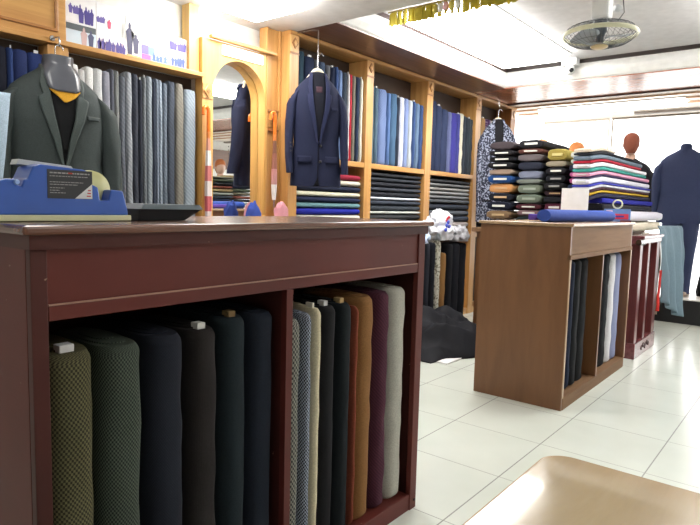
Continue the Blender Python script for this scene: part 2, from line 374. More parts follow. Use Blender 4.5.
bays = [
 (1.135, 1.205, .735, cloth('check', (150, 150, 140), (60, 62, 62), .006), 'grey checked', None, .003),
 (1.208, 1.246, .745, cloth('check', (176, 186, 204), (30, 34, 44), .0045), 'blue white and black houndstooth', None, .003),
 (1.249, 1.285, .755, cloth('plain', (216, 206, 176)), 'cream', (230, 225, 210), .003),
 (1.288, 1.358, .755, cloth('plain', (30, 30, 34)), 'black', (210, 210, 210), .002),
 (1.361, 1.436, .755, cloth('plain', (22, 28, 32)), 'blackish green', (190, 160, 110), .002),
 (1.439, 1.456, .74, cloth('plain', (140, 72, 54)), 'thin rust red', None, .003),
 (1.459, 1.553, .765, cloth('plain', (138, 98, 58)), 'caramel brown', None, .004),
 (1.557, 1.642, .77, cloth('twill', (84, 44, 60), (62, 30, 44), .006), 'plum maroon', None, .004),
 (1.646, 1.742, .775, cloth('plain', (188, 186, 176)), 'light grey', None, .005)]
for i, (a, b, h, m, nm, tp, wr) in enumerate(bays):
    bolt(a, b, 1.125, .061, h - .018, m, '%s bolt, %s from left in the right bay of the maroon counter' % (nm.replace('blue white and black ', 'blue white '), ORD[i]), G2, 30 + i, .28, wr, 0, tp)

# ------------------------------------------------------------------ tape dispenser and tray on the counter
BLUE = plain((48, 96, 194), .3, coat=.3); CREAM = plain((226, 226, 186), .4)
t = thing('tape_dispenser', 'blue desktop tape dispenser with cream base on the maroon counter', 'tape dispenser', (.60, 1.28, 1.05))
y0, y1 = 1.24, 1.315
pr = [(.38, 1.064), (.735, 1.064), (.733, 1.078), (.722, 1.118), (.694, 1.120), (.688, 1.096), (.668, 1.096), (.664, 1.124), (.650, 1.130), (.645, 1.156), (.632, 1.160), (.543, 1.166), (.530, 1.161), (.519, 1.136), (.512, 1.134), (.507, 1.120), (.500, 1.122), (.497, 1.134), (.478, 1.134), (.462, 1.128), (.44, 1.100), (.40, 1.09)]
MB().prism(pr, 'y', y0, y1).build('body', BLUE, t, bevel=.003)
MB().box(.372, .74, y0 - .004, y1 + .004, 1.0515, 1.064).build('base', CREAM, t, bevel=.002)
MB().prism([(.516, 1.165), (.634, 1.161), (.628, 1.168), (.52, 1.176)], 'y', y1 - .03, y1 + .002).build('clear_guard', plain((196, 200, 204), .2), t, bevel=.001, label='pale clear plastic guard')
MB().lathe((.668, y1 - .03, 1.118), [(.012, -.012), (.042, -.012), (.044, 0), (.042, .012), (.012, .012)], 40, (0, 1, 0)).build('tape_roll', plain((222, 220, 160), .35), t, label='pale yellow roll of tape')
MB().lathe((.497, y0 - .002, 1.128), [(.004, -.004), (.006, 0), (.004, .004)], 14, (0, 1, 0)).build('cutter_screw', plain((150, 180, 235), .2), t)
MB().box(.556, .650, y0 - .0012, y0 + .001, 1.098, 1.157).build('label_plate', plain((54, 56, 62), .35), t, label='dark printed label')
pl = t.children[-1]
mm = MB()
rl = random.Random(5)
for r, zz in enumerate((1.149, 1.143, 1.131, 1.126, 1.119, 1.114, 1.109)):
    x = .5605; end = (.644, .640, .63, .618, .59, .58, .592)[r]
    while x < end:
        wl = rl.uniform(.003, .008); mm.box(x, min(x + wl, end), y0 - .0018, y0 - .0011, zz, zz + (.0026 if r == 0 else .0014)); x += wl + .0016
mm.build('print', plain((168, 170, 172), .5), pl)
MB().box(.598, .607, y0 - .0022, y0 - .0012, 1.149, 1.152).build('red_print', plain((190, 60, 50), .5), pl)
MB().prism([(.612, 1.0985), (.6495, 1.0985), (.6495, 1.130)], 'y', y0 - .0018, y0 - .0011).build('sticker', plain((222, 224, 228), .4), pl)
mm = MB()
for k in range(3): mm.box(.637 + .0015 * k, .646, y0 - .0024, y0 - .0018, 1.103 + k * .006, 1.1055 + k * .006)
mm.build('red_mark', plain((196, 60, 60), .5), pl)

t = thing('desk_tray', 'dark grey flared low tray beside the blue tape dispenser', 'tray', (.84, 1.30, 1.05))
def ring4(x0, x1, y0, y1, z): return [(x0, y0, z), (x1, y0, z), (x1, y1, z), (x0, y1, z)]
m = MB(); m.rings([ring4(.765, .895, 1.25, 1.36, 1.051), ring4(.758, .935, 1.235, 1.40, 1.078)], smooth=False); m.build('body', plain((38, 42, 46), .5), t, bevel=.004)
m = MB(); m.rings([ring4(.76, .938, 1.232, 1.405, 1.0785), ring4(.778, .936, 1.245, 1.40, 1.090)], smooth=False); m.build('lid', plain((96, 108, 116), .45), t, bevel=.003, label='greyer flat lid')

# ------------------------------------------------------------------ left shelving and arched mirror wall
t = thing('wall_shelving', 'golden oak wall shelving full of upright bolts behind the maroon counter', 'shelving', (1.45, 2.96, 0))
YL = 2.94
MB().box(.70, 2.224, YL - .02, YL + .10, 1.826, 1.850).build('shelf_board', OAKX, t, bevel=.003)
MB().box(.70, 2.224, YL, YL + .10, .93, .955).build('shelf_board', OAKX, t)
MB().box(.70, 2.224, YL, YL + .10, .0, .08).build('plinth', OAKX, t)
MB().box(1.335, 1.435, YL, YL + .10, .08, 1.824).build('post', OAK, t, bevel=.003)
MB().box(.70, .76, YL, YL + .10, .08, 1.824).build('post', OAK, t)
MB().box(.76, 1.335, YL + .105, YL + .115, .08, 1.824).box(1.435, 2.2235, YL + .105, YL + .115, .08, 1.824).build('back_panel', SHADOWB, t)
p = MB().box(.70, 1.425, YL, YL + .10, 1.852, 2.238).build('cupboard_panel', OAKX, t, bevel=.002)
MB().prism([(.74, 1.885), (1.385, 1.885), (1.385, 2.225), (1.37, 2.225), (1.37, 1.90), (.74, 1.90)], 'y', YL - .010, YL + .002).build('moulding', OAKDX, p, bevel=.003)
MB().box(2.157, 2.223, YL + .03, YL + .10, 1.852, 2.236).build('side_block', wood((224, 186, 110), (206, 164, 90), 'z'), t)

# white printed board with photographs standing on the shelf board
PW = plain((240, 240, 244), .35)
def photo(x0, x1, z0, z1, label, figs, sky=None, y=YL + .055):
    o = MB().box(x0, x1, y, y + .006, z0, z1).build('photo_print', PW)
    tag(o, label, 'photo print', 'photo prints standing on the shelf board')
    for nm, c, shapes in figs:
        m = MB()
        for (a, b, c0, d, kind) in shapes:
            if kind == 'r': m.box(a, b, y - .0012, y - .0004, c0, d)
            else:
                cx, cz = (a + b) / 2, (c0 + d) / 2; rx, rz = (b - a) / 2, (d - c0) / 2
                # standing figure: head, shoulders, tapered body
                pts = [(-.55, -1), (-.8, .1), (-.95, .35), (-.5, .55), (-.3, .58), (-.32, .8), (0, 1), (.32, .8), (.3, .58), (.5, .55), (.95, .35), (.8, .1), (.55, -1)]
                m.prism([(cx + u * rx, cz + v * rz) for u, v in pts], 'y', y - .0016 - .00012 * len(m.v) / 26, y - .0012)
        m.build(nm, plain(c, .5), o)
    return o
def crowd(x0, x1, z0, z1, n, seed):
    r = random.Random(seed); L = []
    for i in range(n):
        cx = x0 + (x1 - x0) * (i + .5) / n + r.uniform(-.004, .004); h = (z1 - z0) * r.uniform(.75, 1)
        L.append((cx - .012, cx + .012, z0, z0 + h, 'f'))
    return L
V1, V2, V3, RD = (70, 58, 140), (104, 92, 168), (56, 56, 92), (210, 70, 110)
photo(1.432, 1.606, 1.8515, 1.966, 'lakeside couple photo print with dark tree line, leftmost of the lower prints', [
    ('tree_line', (84, 92, 98), [(1.434, 1.604, 1.932, 1.962, 'r')]), ('water', (196, 212, 226), [(1.434, 1.604, 1.853, 1.931, 'r')]),
    ('printed_couple', (66, 72, 108), [(1.560, 1.594, 1.853, 1.948, 'f')]), ('printed_bride', (186, 160, 160), [(1.522, 1.560, 1.853, 1.955, 'f')])])
photo(1.432, 1.606, 1.9675, 2.12, 'group photo print with purple figures above the lakeside print', [
    ('printed_figures', V2, crowd(1.47, 1.515, 2.01, 2.06, 3, 1)), ('printed_crowd', V1, crowd(1.512, 1.59, 1.972, 2.065, 5, 2))])
photo(1.609, 1.77, 1.8515, 1.95, 'wide group photo print of people in violet clothes', [('printed_crowd', V1, crowd(1.615, 1.765, 1.853, 1.935, 8, 3)), ('printed_faces', (176, 150, 176), crowd(1.62, 1.76, 1.856, 1.925, 6, 33))])
photo(1.609, 1.745, 1.9515, 2.10, 'pale photo print with one small red figure', [('red_figure', RD, [(1.665, 1.69, 1.98, 2.028, 'f')]), ('printed_figures', V2, crowd(1.612, 1.655, 2.0, 2.04, 3, 4))])
photo(1.772, 1.858, 1.8515, 2.07, 'tall photo print of a dark tailored jacket with white lapels', [('printed_jacket', V3, [(1.770, 1.816, 1.876, 2.045, 'f'), (1.808, 1.85, 1.885, 1.99, 'f')]), ('printed_shirt', (232, 232, 238), [(1.800, 1.836, 1.905, 2.045, 'f')]), ('printed_tie', V1, [(1.812, 1.822, 1.93, 2.0, 'f')]), ('card_strip', (222, 172, 92), [(1.775, 1.856, 1.8525, 1.874, 'r')])])
photo(1.861, 2.038, 1.8515, 1.99, 'photo print with pink and sky blue blocks', [('pink_block', (176, 96, 166), [(1.864, 1.92, 1.853, 1.895, 'r')]), ('violet_block', (120, 110, 200), [(1.864, 1.905, 1.896, 1.945, 'r')]), ('blue_block', (120, 150, 220), [(1.905, 1.945, 1.897, 1.94, 'r'), (1.922, 2.03, 1.853, 1.88, 'r')]), ('printed_figures', (80, 110, 190), crowd(1.925, 2.025, 1.856, 1.92, 4, 6))])
photo(2.041, 2.155, 1.8515, 1.952, 'white bordered photo print of blue suits, rightmost of the lower prints', [('printed_suits', (70, 90, 170), crowd(2.052, 2.145, 1.862, 1.94, 5, 7))])
photo(2.041, 2.155, 1.9535, 2.03, 'narrow photo print of a crowd above the rightmost lower print', [('printed_crowd', V1, crowd(2.045, 2.15, 1.957, 2.015, 7, 8))])

# bolts of the left shelving
GL_ = 'upright bolts in the wall shelving behind the maroon counter'
lb = [((26, 28, 42), 'black navy'), ((50, 70, 122), 'royal navy'), ((40, 52, 96), 'deep blue'), ((44, 60, 112), 'blue')]
xs = [1.07, 1.170, 1.192, 1.257, 1.330]
for i, (c, nm) in enumerate(lb):
    bolt(xs[i], xs[i + 1] - .001, 2.955, .956, .815, cloth('plain', c), '%s bolt, %s from the left above the green jacket shoulder' % (nm, ORD[i]), GL_, 60 + i, .085, .002, 0, (220, 220, 220) if i in (1, 3) else None)
xs = [1.447, 1.499, 1.529, 1.575, 1.624, 1.663, 1.685, 1.713, 1.748, 1.789, 1.824, 1.848, 1.873, 1.91, 1.930, 1.950, 1.973, 2.006, 2.058, 2.119, 2.203]
cs = [((226, 226, 226), 'white'), ((214, 214, 216), 'pale grey white'), ((222, 222, 220), 'off white'), ((206, 208, 210), 'light silver'), ((132, 134, 152), 'lilac grey'), ((84, 88, 104), 'dark lilac grey'), ((118, 122, 122), 'mid grey'),
      ((92, 98, 112), 'slate grey'), ((142, 148, 160), 'light grey'), ((58, 64, 82), 'dark navy'), ((44, 50, 68), 'ink navy'), ((108, 116, 126), 'steel grey'), ((126, 140, 152), 'light steel'), ((50, 60, 84), 'navy'), ((116, 134, 158), 'steel blue'), ((136, 154, 176), 'pale steel blue'), ((94, 108, 130), 'slate blue'), ((62, 72, 92), 'dark slate blue'), ((124, 118, 104), 'taupe'), ((130, 148, 166), 'blue grey')]
for i, (c, nm) in enumerate(cs):
    g0 = sum(c) / 3.0; c = tuple(min(236, int((v * .6 + g0 * .4) * (1.12 if i > 3 else 1.0))) for v in c)
    h = .80 if i < 4 else .815 - .003 * (i % 4)
    d = tuple(int(v * .82) for v in c)
    bolt(xs[i], xs[i + 1] - .0015, 2.958, .956, h - .02 * (i % 3 == 1), cloth('twill', c, d, .012) if i > 6 else cloth('plain', c), '%s bolt, %s from the left between the green jacket and the mirror' % (nm, ORD[i]), GL_, 80 + i, .08, .0035, 0, (210, 214, 214) if i in (10, 11) else None)

# arched mirror surround
t = thing('arched_mirror', 'tall arched wall mirror in a golden oak surround with carved pilasters', 'mirror', (2.54, 2.99, 0))
poly = []
cx, R, zs = 2.516, .212, 1.76
out = [(2.226, 0), (2.226, 2.06), (2.728 + .006, 2.06), (2.734, 0)]
inn = [(cx + R, 0.3)] + [(cx + R * math.cos(PI * k / 24), zs + R * math.sin(PI * k / 24)) for k in range(25)] + [(cx - R, 0.3)]
# surround built from vertical strips around the opening
m = MB(); ya0, ya1 = 2.94, 3.008
m.box(2.226, cx - R, ya0, ya1, .3, zs); m.box(cx + R, 2.734, ya0, ya1, .3, zs); m.box(2.226, 2.734, ya0, ya1, 0, .3)
arc = [(cx + R * math.cos(PI * k / 24), zs + R * math.sin(PI * k / 24)) for k in range(25)]
for k in range(24):
    (xa, za), (xb, zb) = arc[k], arc[k + 1]
    m.add([(xa, ya0, za), (xb, ya0, zb), (xb, ya0, 2.06), (xa, ya0, 2.06), (xa, ya1, za), (xb, ya1, zb), (xb, ya1, 2.06), (xa, ya1, 2.06)], [(0, 1, 2, 3), (4, 7, 6, 5), (0, 4, 5, 1), (3, 2, 6, 7)])
m.box(2.226, cx - R, ya0, ya1, zs, 2.06).box(cx + R, 2.734, ya0, ya1, zs, 2.06)
m.build('arch_panel', wood((222, 172, 100), (200, 146, 76), 'z', rough=.3), t, fixn=True)
mm_, ntm, bmm = _new('mirror_glass'); bmm.inputs['Base Color'].default_value = (.86, .88, .87, 1); bmm.inputs['Metallic'].default_value = 1; bmm.inputs['Roughness'].default_value = .01
MB().box(cx - R - .01, cx + R + .01, 3.010, 3.016, .3, 1.99).build('mirror_glass', mm_, t)
MB().box(2.27, 2.80, 2.905, 2.94, 2.062, 2.082).build('moulding', OAKX, t, bevel=.004)
def diamond(cx, cz, y, par, s=.026, m1=OAK, nm='carved_block', hw=.035):
    b_ = MB().box(cx - hw, cx + hw, y - .006, y, cz - .045, cz + .045).build(nm, m1, par, bevel=.002)
    MB().prism([(cx - s, cz), (cx, cz - s * 1.15), (cx + s, cz), (cx, cz + s * 1.15)], 'y', y - .014, y - .006).build('carved_diamond', m1, b_, bevel=.003)
    MB().prism([(cx - s * .45, cz), (cx, cz - s * .5), (cx + s * .45, cz), (cx, cz + s * .5)], 'y', y - .018, y - .014).build('diamond_centre', OAKD, b_, bevel=.001)
diamond(2.262, 1.752, 2.94, t, s=.034, hw=.036)
MB().box(2.736, 2.866, 2.952, 3.008, 0, 2.238).build('pilaster', OAK, t)
MB().box(2.736, 2.748, 2.934, 2.952, 0, 2.238).box(2.848, 2.866, 2.934, 2.952, 0, 2.238).build('pilaster_edge', OAK, t, bevel=.003)
MB().box(2.748, 2.848, 2.934, 2.952, 1.575, 1.59).box(2.748, 2.848, 2.934, 2.952, 1.70, 1.715).build('pilaster_rail', OAKDX, t, bevel=.003)
diamond(2.798, 1.645, 2.952, t)
# lettered sign above the arch
s_ = MB().box(2.37, 2.70, 2.932, 2.9395, 1.985, 2.048).build('sign_board', plain((244, 244, 244), .3)); tag(s_, 'small white sign strip fixed above the arched mirror', 'sign')
m = MB(); rr = random.Random(9); x = 2.52
while x < 2.68:
    wl = rr.uniform(.008, .02); m.box(x, x + wl * .7, 2.9312, 2.9319, 2.004, 2.012 + rr.uniform(0, .012)); x += wl
m.build('faint_lettering', plain((206, 204, 196), .5), s_)

# umbrellas with orange handles
def umbrella(x, y, zt, zb, label, cs, rad):
    t = thing('umbrella', label, 'umbrella', (x, y, zt))
    pts = [(x, y, zt - .16 + .0), (x, y, zt - .03)] + [(x - .018 + .018 * math.cos(a), y, zt - .03 + .024 * math.sin(a)) for a in (PI * k / 8 for k in range(1, 9))] + [(x - .036, y, zt - .055)]
    MB().tube(pts, .0115, 12).build('handle', plain((236, 120, 40), .25, coat=.4), t, label='orange crook handle')
    MB().tube([(x, y, zt - .15), (x, y, zt - .19)], [.014, .012], 12).build('collar', plain((225, 130, 60), .4), t)
    n = len(cs); zz = [zt - .17 - (zt - .17 - zb) * k / n for k in range(n + 1)]
    for k, c in enumerate(cs):
        def rd(z): u = (zt - .17 - z) / (zt - .17 - zb); return rad * (0.55 + 1.0 * u - .9 * u ** 4)
        rs = []
        for j in range(5):
            z = zz[k] + (zz[k + 1] - zz[k]) * j / 4
            rs.append([(x + rd(z) * (1 + .16 * math.cos(5 * q)) * math.cos(q), y + rd(z) * (1 + .16 * math.cos(5 * q)) * math.sin(q), z) for q in (2 * PI * i / 30 for i in range(30))])
        MB().rings(rs).build('canopy', plain(c, .4), t)
    MB().tube([(x, y, zb + .001), (x, y, zb - .05)], [.006, .003], 8).build('tip', METAL, t)
    MB().tube([(x - .012, y + .0, zt + .0), (x - .012, 2.951 if x > 2.5 else 2.939, zt + .004)], .003, 6).build('hook', METAL, t)
umbrella(2.785, 2.905, 1.70, 1.12, 'closed slim umbrella with orange crook handle right of the arched mirror', [(128, 84, 70), (150, 96, 84), (196, 140, 140), (228, 222, 222)], .017)
umbrella(2.245, 2.905, 1.66, .95, 'closed red and white umbrella with orange handle left of the arched mirror', [(214, 150, 130), (222, 216, 214), (206, 120, 120), (224, 214, 214), (198, 96, 104), (222, 206, 206)], .019)

# cloth things at the foot of the mirror wall
def blob(name, c, r, mat, label, cat, seed, amp=.25, fr=3.0, flat=None, sub=4, group=None, folds=0):
    bm = bmesh.new(); bmesh.ops.create_icosphere(bm, subdivisions=sub, radius=1)
    for v in bm.verts:
        p = v.co.copy(); q = 1 + amp * noise.noise(p * fr + Vector((seed, 0, 0))) + amp * .5 * abs(noise.noise(p * fr * 2.7 + Vector((0, seed, 0))))
        if folds: q -= folds * abs(noise.noise(p * fr * 1.6 + Vector((0, 0, seed)))) * 1.0
        v.co = Vector((p.x * r[0], p.y * r[1], p.z * r[2])) * q
        if flat is not None and v.co.z < flat: v.co.z = flat
    me = bpy.data.meshes.new(name); bm.to_mesh(me); bm.free()
    for p in me.polygons: p.use_smooth = True
    me.materials.append(mat); o = bpy.data.objects.new(name, me); COL.objects.link(o); o.location = c
    if label: tag(o, label, cat, group)
    return o
blob('cloth_pouch', (2.81, 2.86, 1.02), (.055, .035, .085), cloth('plain', (214, 150, 162)), 'pink cloth pouch hanging under the slim umbrella', 'pouch', 3, .2, 2.2)
b0 = blob('cloth_bundle', (2.60, 2.90, 1.0), (.055, .03, .10), cloth('plain', (62, 84, 168)), 'blue cloth bundle at the foot of the arched mirror', 'cloth', 8, .25, 2.0)
cab = thing('side_cabinet', 'low oak ledge below the arched mirror', 'cabinet', (2.5, 2.8, 0))
MB().box(2.24, 2.86, 2.74, 2.932, .86, .89).build('top', OAKX, cab, bevel=.003)
MB().box(2.26, 2.84, 2.76, 2.93, 0, .858).build('body', OAK, cab)

# ------------------------------------------------------------------ right wall unit
YR = 2.86; YB = 3.05
t = thing('wall_shelving', 'long golden oak wall shelving of four bays with carved posts, beyond the mirror', 'shelving', (4.7, 2.95, 0))
posts = [(2.868, 2.955), (3.712, 3.80), (4.60, 4.698), (5.535, 5.645), (6.375, 6.495)]
for i, (a, b) in enumerate(posts):
    p = MB().box(a, b, YR, YB, 0, 2.211).build('post', OAK if i < 4 else OAKD, t, bevel=.002)
    q = MB().box(a + .003, b - .003, YR - .004, YR, 2.105, 2.211).build('carved_block', wood((226, 182, 120), (205, 150, 90), 'z') if i < 2 else OAK, p, bevel=.001)  # lamplight painted in: first two blocks get a paler oak
    c = (a + b) / 2
    MB().prism([(c - .030, 2.16), (c, 2.122), (c + .030, 2.16), (c, 2.198)], 'y', YR - .011, YR - .004).build('carved_diamond', OAKD, q, bevel=.002)
    MB().prism([(c - .017, 2.16), (c, 2.138), (c + .017, 2.16), (c, 2.182)], 'y', YR - .014, YR - .011).build('diamond_centre', wood((226, 182, 120), (205, 150, 90), 'z'), q, bevel=.001)
    MB().box(a + .002, b - .002, YR - .006, YR, 2.09, 2.10).build('bead', OAKD, p)
MB().box(2.868, 6.495, YR, YB, 2.212, 2.238).build('top_board', OAKX, t, bevel=.002)
MB().box(2.868, 6.495, YR - .012, YR - .001, 2.214, 2.236).build('cornice', OAKX, t, bevel=.003)
for i in range(4):
    a, b = posts[i][1] + .001, posts[i + 1][0] - .001
    MB().box(a, b, YR + .004, YB - .02, 1.392, 1.432).build('shelf_board', OAKX, t, bevel=.002)
    MB().box(a, b, YR + .004, YB - .02, .80, .84).build('shelf_board', OAKX, t, bevel=.002)
    MB().box(a, b, YR + .01, YB - .02, 0, .06).build('plinth', OAKX, t)
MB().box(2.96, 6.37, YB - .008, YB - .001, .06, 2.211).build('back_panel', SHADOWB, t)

bay1x = [3.001, 3.086, 3.19, 3.222, 3.298, 3.342, 3.399, 3.433, 3.479, 3.539, 3.563, 3.587, 3.636, 3.686]; 
def scalebay(x, a, b): return [a + (v - x[0]) * (b - a) / (x[-1] - x[0]) for v in x]
def row(xs, cs, where, seed, hs=None, leans=None, wr=.003):
    for i, c in enumerate(cs):
        (nm, m) = c; h = (hs[i] if hs else .64) ; ln = leans.get(i, 0) if leans else 0
        bolt(xs[i] + .001, xs[i + 1] - .001, YR + .02, 1.4335, h, m, '%s bolt, %s from left in the %s' % (nm, ORD[i], where), 'upright bolts in the ' + where, seed + i, .14, wr, ln, (215, 215, 215) if i % 4 == 1 else None)
P = lambda c: cloth('plain', c)
def T(c, k=.75, s=.01): return cloth('twill', c, tuple(int(v * k) for v in c), s)
row(scalebay(bay1x + [3.762 - .04], 2.962, 3.705), [('dark teal', T((48, 74, 92))), ('dark navy', P((36, 46, 72))), ('mid grey', P((112, 116, 124))), ('slate blue', T((72, 88, 114))), ('smoke grey', P((100, 104, 112))), ('ink navy', P((30, 38, 62))), ('blue', P((58, 78, 124))), ('light blue striped', cloth('stripe', (120, 144, 186), (60, 80, 130), .01)), ('charcoal', P((52, 60, 72))), ('white', P((214, 214, 218))), ('red', P((188, 44, 62))), ('taupe', P((112, 108, 98))), ('midnight', P((40, 50, 72))), ('cream', P((206, 204, 190)))], 'first bay of the wall unit', 100, [.70, .68, .675, .67, .66, .655, .665, .65, .645, .645, .645, .64, .64, .635])
row(scalebay([3.87, 3.92, 3.979, 4.106, 4.149, 4.253, 4.283, 4.36, 4.423, 4.487, 4.536, 4.602, 4.669], 3.806, 4.594), [('grey teal', T((86, 112, 126))), ('teal grey', T((80, 104, 122))), ('periwinkle', T((112, 132, 176))), ('denim blue', P((84, 112, 160))), ('teal blue', T((72, 104, 136))), ('graphite', P((60, 68, 84))), ('white and lilac', T((200, 206, 226), .85)), ('pale periwinkle', T((134, 152, 198))), ('light grey', P((168, 176, 184))), ('navy blue', P((50, 72, 116))), ('slate', P((92, 114, 142))), ('deep denim', P((48, 68, 108)))], 'second bay of the wall unit', 120, [.61, .60, .60, .585, .59, .575, .58, .58, .575, .575, .565, .56], wr=.005)
row(scalebay([4.786, 4.88, 4.967, 5.072, 5.118, 5.216, 5.26, 5.317, 5.36, 5.399, 5.45, 5.483], 4.704, 5.53), [('creased navy', P((38, 48, 76))), ('dark navy', P((42, 52, 80))), ('navy', P((46, 56, 86))), ('slate lilac', P((98, 106, 146))), ('royal purple', P((62, 60, 140))), ('blue violet', P((66, 68, 136))), ('cream', P((210, 206, 186))), ('charcoal', P((52, 60, 70))), ('dark grey', P((44, 50, 60))), ('graphite', P((58, 66, 74))), ('pewter', P((64, 70, 76)))], 'third bay of the wall unit', 140, [.63, .60, .58, .57, .57, .575, .585, .57, .565, .56, .555], {}, .006)
row(scalebay([5.721, 5.777, 5.893, 6.014, 6.122, 6.147, 6.26, 6.351, 6.44], 5.65, 6.37), [('turquoise', P((44, 140, 166))), ('tan', P((180, 144, 100))), ('purple patterned', cloth('speck', (74, 44, 92), (130, 110, 140), .02)), ('white', P((220, 214, 218))), ('scarlet', P((176, 44, 60))), ('olive', P((124, 112, 70))), ('maroon', P((112, 40, 62))), ('black', P((34, 30, 34)))], 'fourth bay of the wall unit', 160, [.6] * 8)

# lying bolts in the lower shelves
def stack(x0, x1, z0, z1, cols, where, seed, yf=YR + .015, dep=.15):
    n = sum(c[2] for c in cols); z = z0
    for i, (nm, c, k) in enumerate(cols):
        dz = (z1 - z0) * k / n; m = cloth('plain', c) if isinstance(c, tuple) else c
        rr = random.Random(seed + i); ins = rr.uniform(0, .008)
        o = lying(x0 + .004 + ins, x1 - .004, yf + ins, yf + dep, z, z + dz, m, '%s flat bolt, %s from bottom, %s' % (nm, ORD[i], where), 'flat bolts in the ' + where, seed + i, None, nst=2.9)
        z += dz
stack(2.96, 3.705, .842, 1.33, [('white', (220, 220, 218), 1), ('blue grey', (96, 104, 150), 1), ('pale grey', (208, 210, 212), 1), ('off white', (222, 220, 208), 1), ('royal blue', (36, 44, 160), 1.1), ('pale teal', (112, 152, 160), .9), ('navy', (36, 44, 74), .9), ('cream', (224, 220, 198), .9), ('dark navy', (30, 36, 60), 1), ('ivory', (216, 210, 196), 1), ('raspberry red', (150, 40, 62), 1)], 'lower shelf of the first bay', 200)
stack(3.806, 4.594, .842, 1.37, [('grey', (120, 124, 130), 1), ('pale grey', (188, 196, 208), 1), ('charcoal', (50, 56, 60), 1), ('dark grey', (58, 60, 64), 1), ('silver white', (196, 200, 196), .6), ('graphite', (56, 62, 70), 1), ('dark slate', (60, 66, 78), .9), ('white', (206, 214, 228), .6), ('black', (40, 42, 50), .9), ('slate', (62, 66, 76), .8), ('ink', (44, 46, 54), .9), ('anthracite', (50, 54, 62), .8), ('soft black', (44, 46, 52), .8)], 'lower shelf of the second bay', 220)
stack(4.704, 5.53, .842, 1.365, [('warm grey', (166, 160, 160), 1.3), ('pinkish grey', (176, 168, 166), 1.2), ('dark slate', (62, 68, 82), 1.2), ('lead grey', (94, 98, 108), 1.2), ('graphite', (58, 64, 76), 1.3), ('mid grey', (92, 96, 102), .9), ('silver grey', (134, 138, 142), .8), ('light grey', (150, 152, 154), .8), ('pale silver', (160, 160, 158), .8), ('ash grey', (118, 120, 122), .8), ('charcoal', (60, 62, 66), .8)], 'lower shelf of the third bay', 240)
stack(5.65, 6.37, .842, 1.28, [('black', (30, 30, 36), 1), ('black navy', (34, 34, 44), 1), ('coal grey', (38, 38, 44), 1), ('jet black', (26, 26, 32), 1), ('blackish grey', (40, 40, 46), 1), ('dark', (32, 32, 38), 1)], 'lower shelf of the fourth bay', 260)

# standing bolts on the floor in front of the third bay
fx = [(3.70, 3.80, P((26, 28, 36)), 'black'), (3.81, 3.89, P((30, 33, 42)), 'black blue'), (3.90, 3.99, P((24, 26, 34)), 'ink black'), (4.0, 4.09, P((32, 36, 46)), 'dark slate'), (4.10, 4.17, P((28, 30, 38)), 'coal'),
      (4.18, 4.255, cloth('speck', (208, 206, 192), (120, 116, 100), .02), 'cream speckled'), (4.262, 4.35, P((150, 112, 66)), 'tan'), (4.36, 4.46, P((22, 24, 30)), 'jet black'), (4.47, 4.58, P((26, 28, 36)), 'soft black'), (4.59, 4.70, P((22, 24, 32)), 'deep black')]
for i, (a, b, m, nm) in enumerate(fx):
    h = .81 if i < 5 else (.825 if i == 5 else (.72 if i == 6 else .79))
    bolt(a, b, 2.45, .001, h, m, '%s bolt on the floor behind the black heap, %s from left' % (nm, ORD[i]), 'bolts standing on the floor between the counters', 300 + i, .2, .004)

# ------------------------------------------------------------------ clutter between the counters
BW = plain((226, 228, 236), .35)
o = thing('plastic_bag', 'crumpled white plastic bag with red and blue print on the standing bolts', 'plastic bag', (4.30, 2.52, .825))
bb = blob('bag_body', (0, 0, .10), (.185, .12, .145), BW, None, None, 12, .30, 1.7, -.095, 5, folds=.5); bb.parent = o
bl = bb
def decal(parent, mesh_o, pts, mat, nm):
    pass
m = MB()
for k, (dx, dz) in enumerate([(-.07, .03), (-.05, .055), (-.03, .02), (-.085, -.005)]):
    m.lathe((dx - .03, -.135, .10 + dz), [(.001, -.004), (.016, -.002), (.016, .002), (.001, .004)], 12, (0.3, 1, 0))
m.build('blue_print', plain((66, 84, 196), .5), o, local=True)
m = MB()
for (dx, dz) in [(-.05, .085), (-.03, .095), (-.065, .07)]:
    m.lathe((dx - .03, -.128, .10 + dz), [(.001, -.004), (.012, -.002), (.012, .002), (.001, .004)], 12, (0.3, 1, 0))
m.build('red_print', plain((206, 60, 70), .5), o, local=True)
o = blob('paper_bag', (3.93, 2.46, .86), (.085, .06, .065), plain((190, 208, 240), .4), 'crumpled pale blue and white bag against the maroon counter corner', 'bag', 22, .5, 3, -.045, 4, folds=.4)
blob('cloth_scrap', (4.60, 2.49, .855), (.12, .07, .09), cloth('plain', (170, 170, 176)), 'grey cloth scrap beside the white plastic bag', 'cloth', 25, .4, 3, -.045, 4, folds=.4)
blob('cloth_scrap', (4.56, 2.6, .92), (.05, .05, .03), cloth('plain', (214, 84, 50)), 'orange cloth scrap poking out behind the white bag', 'cloth', 27, .3, 3, None, 3)
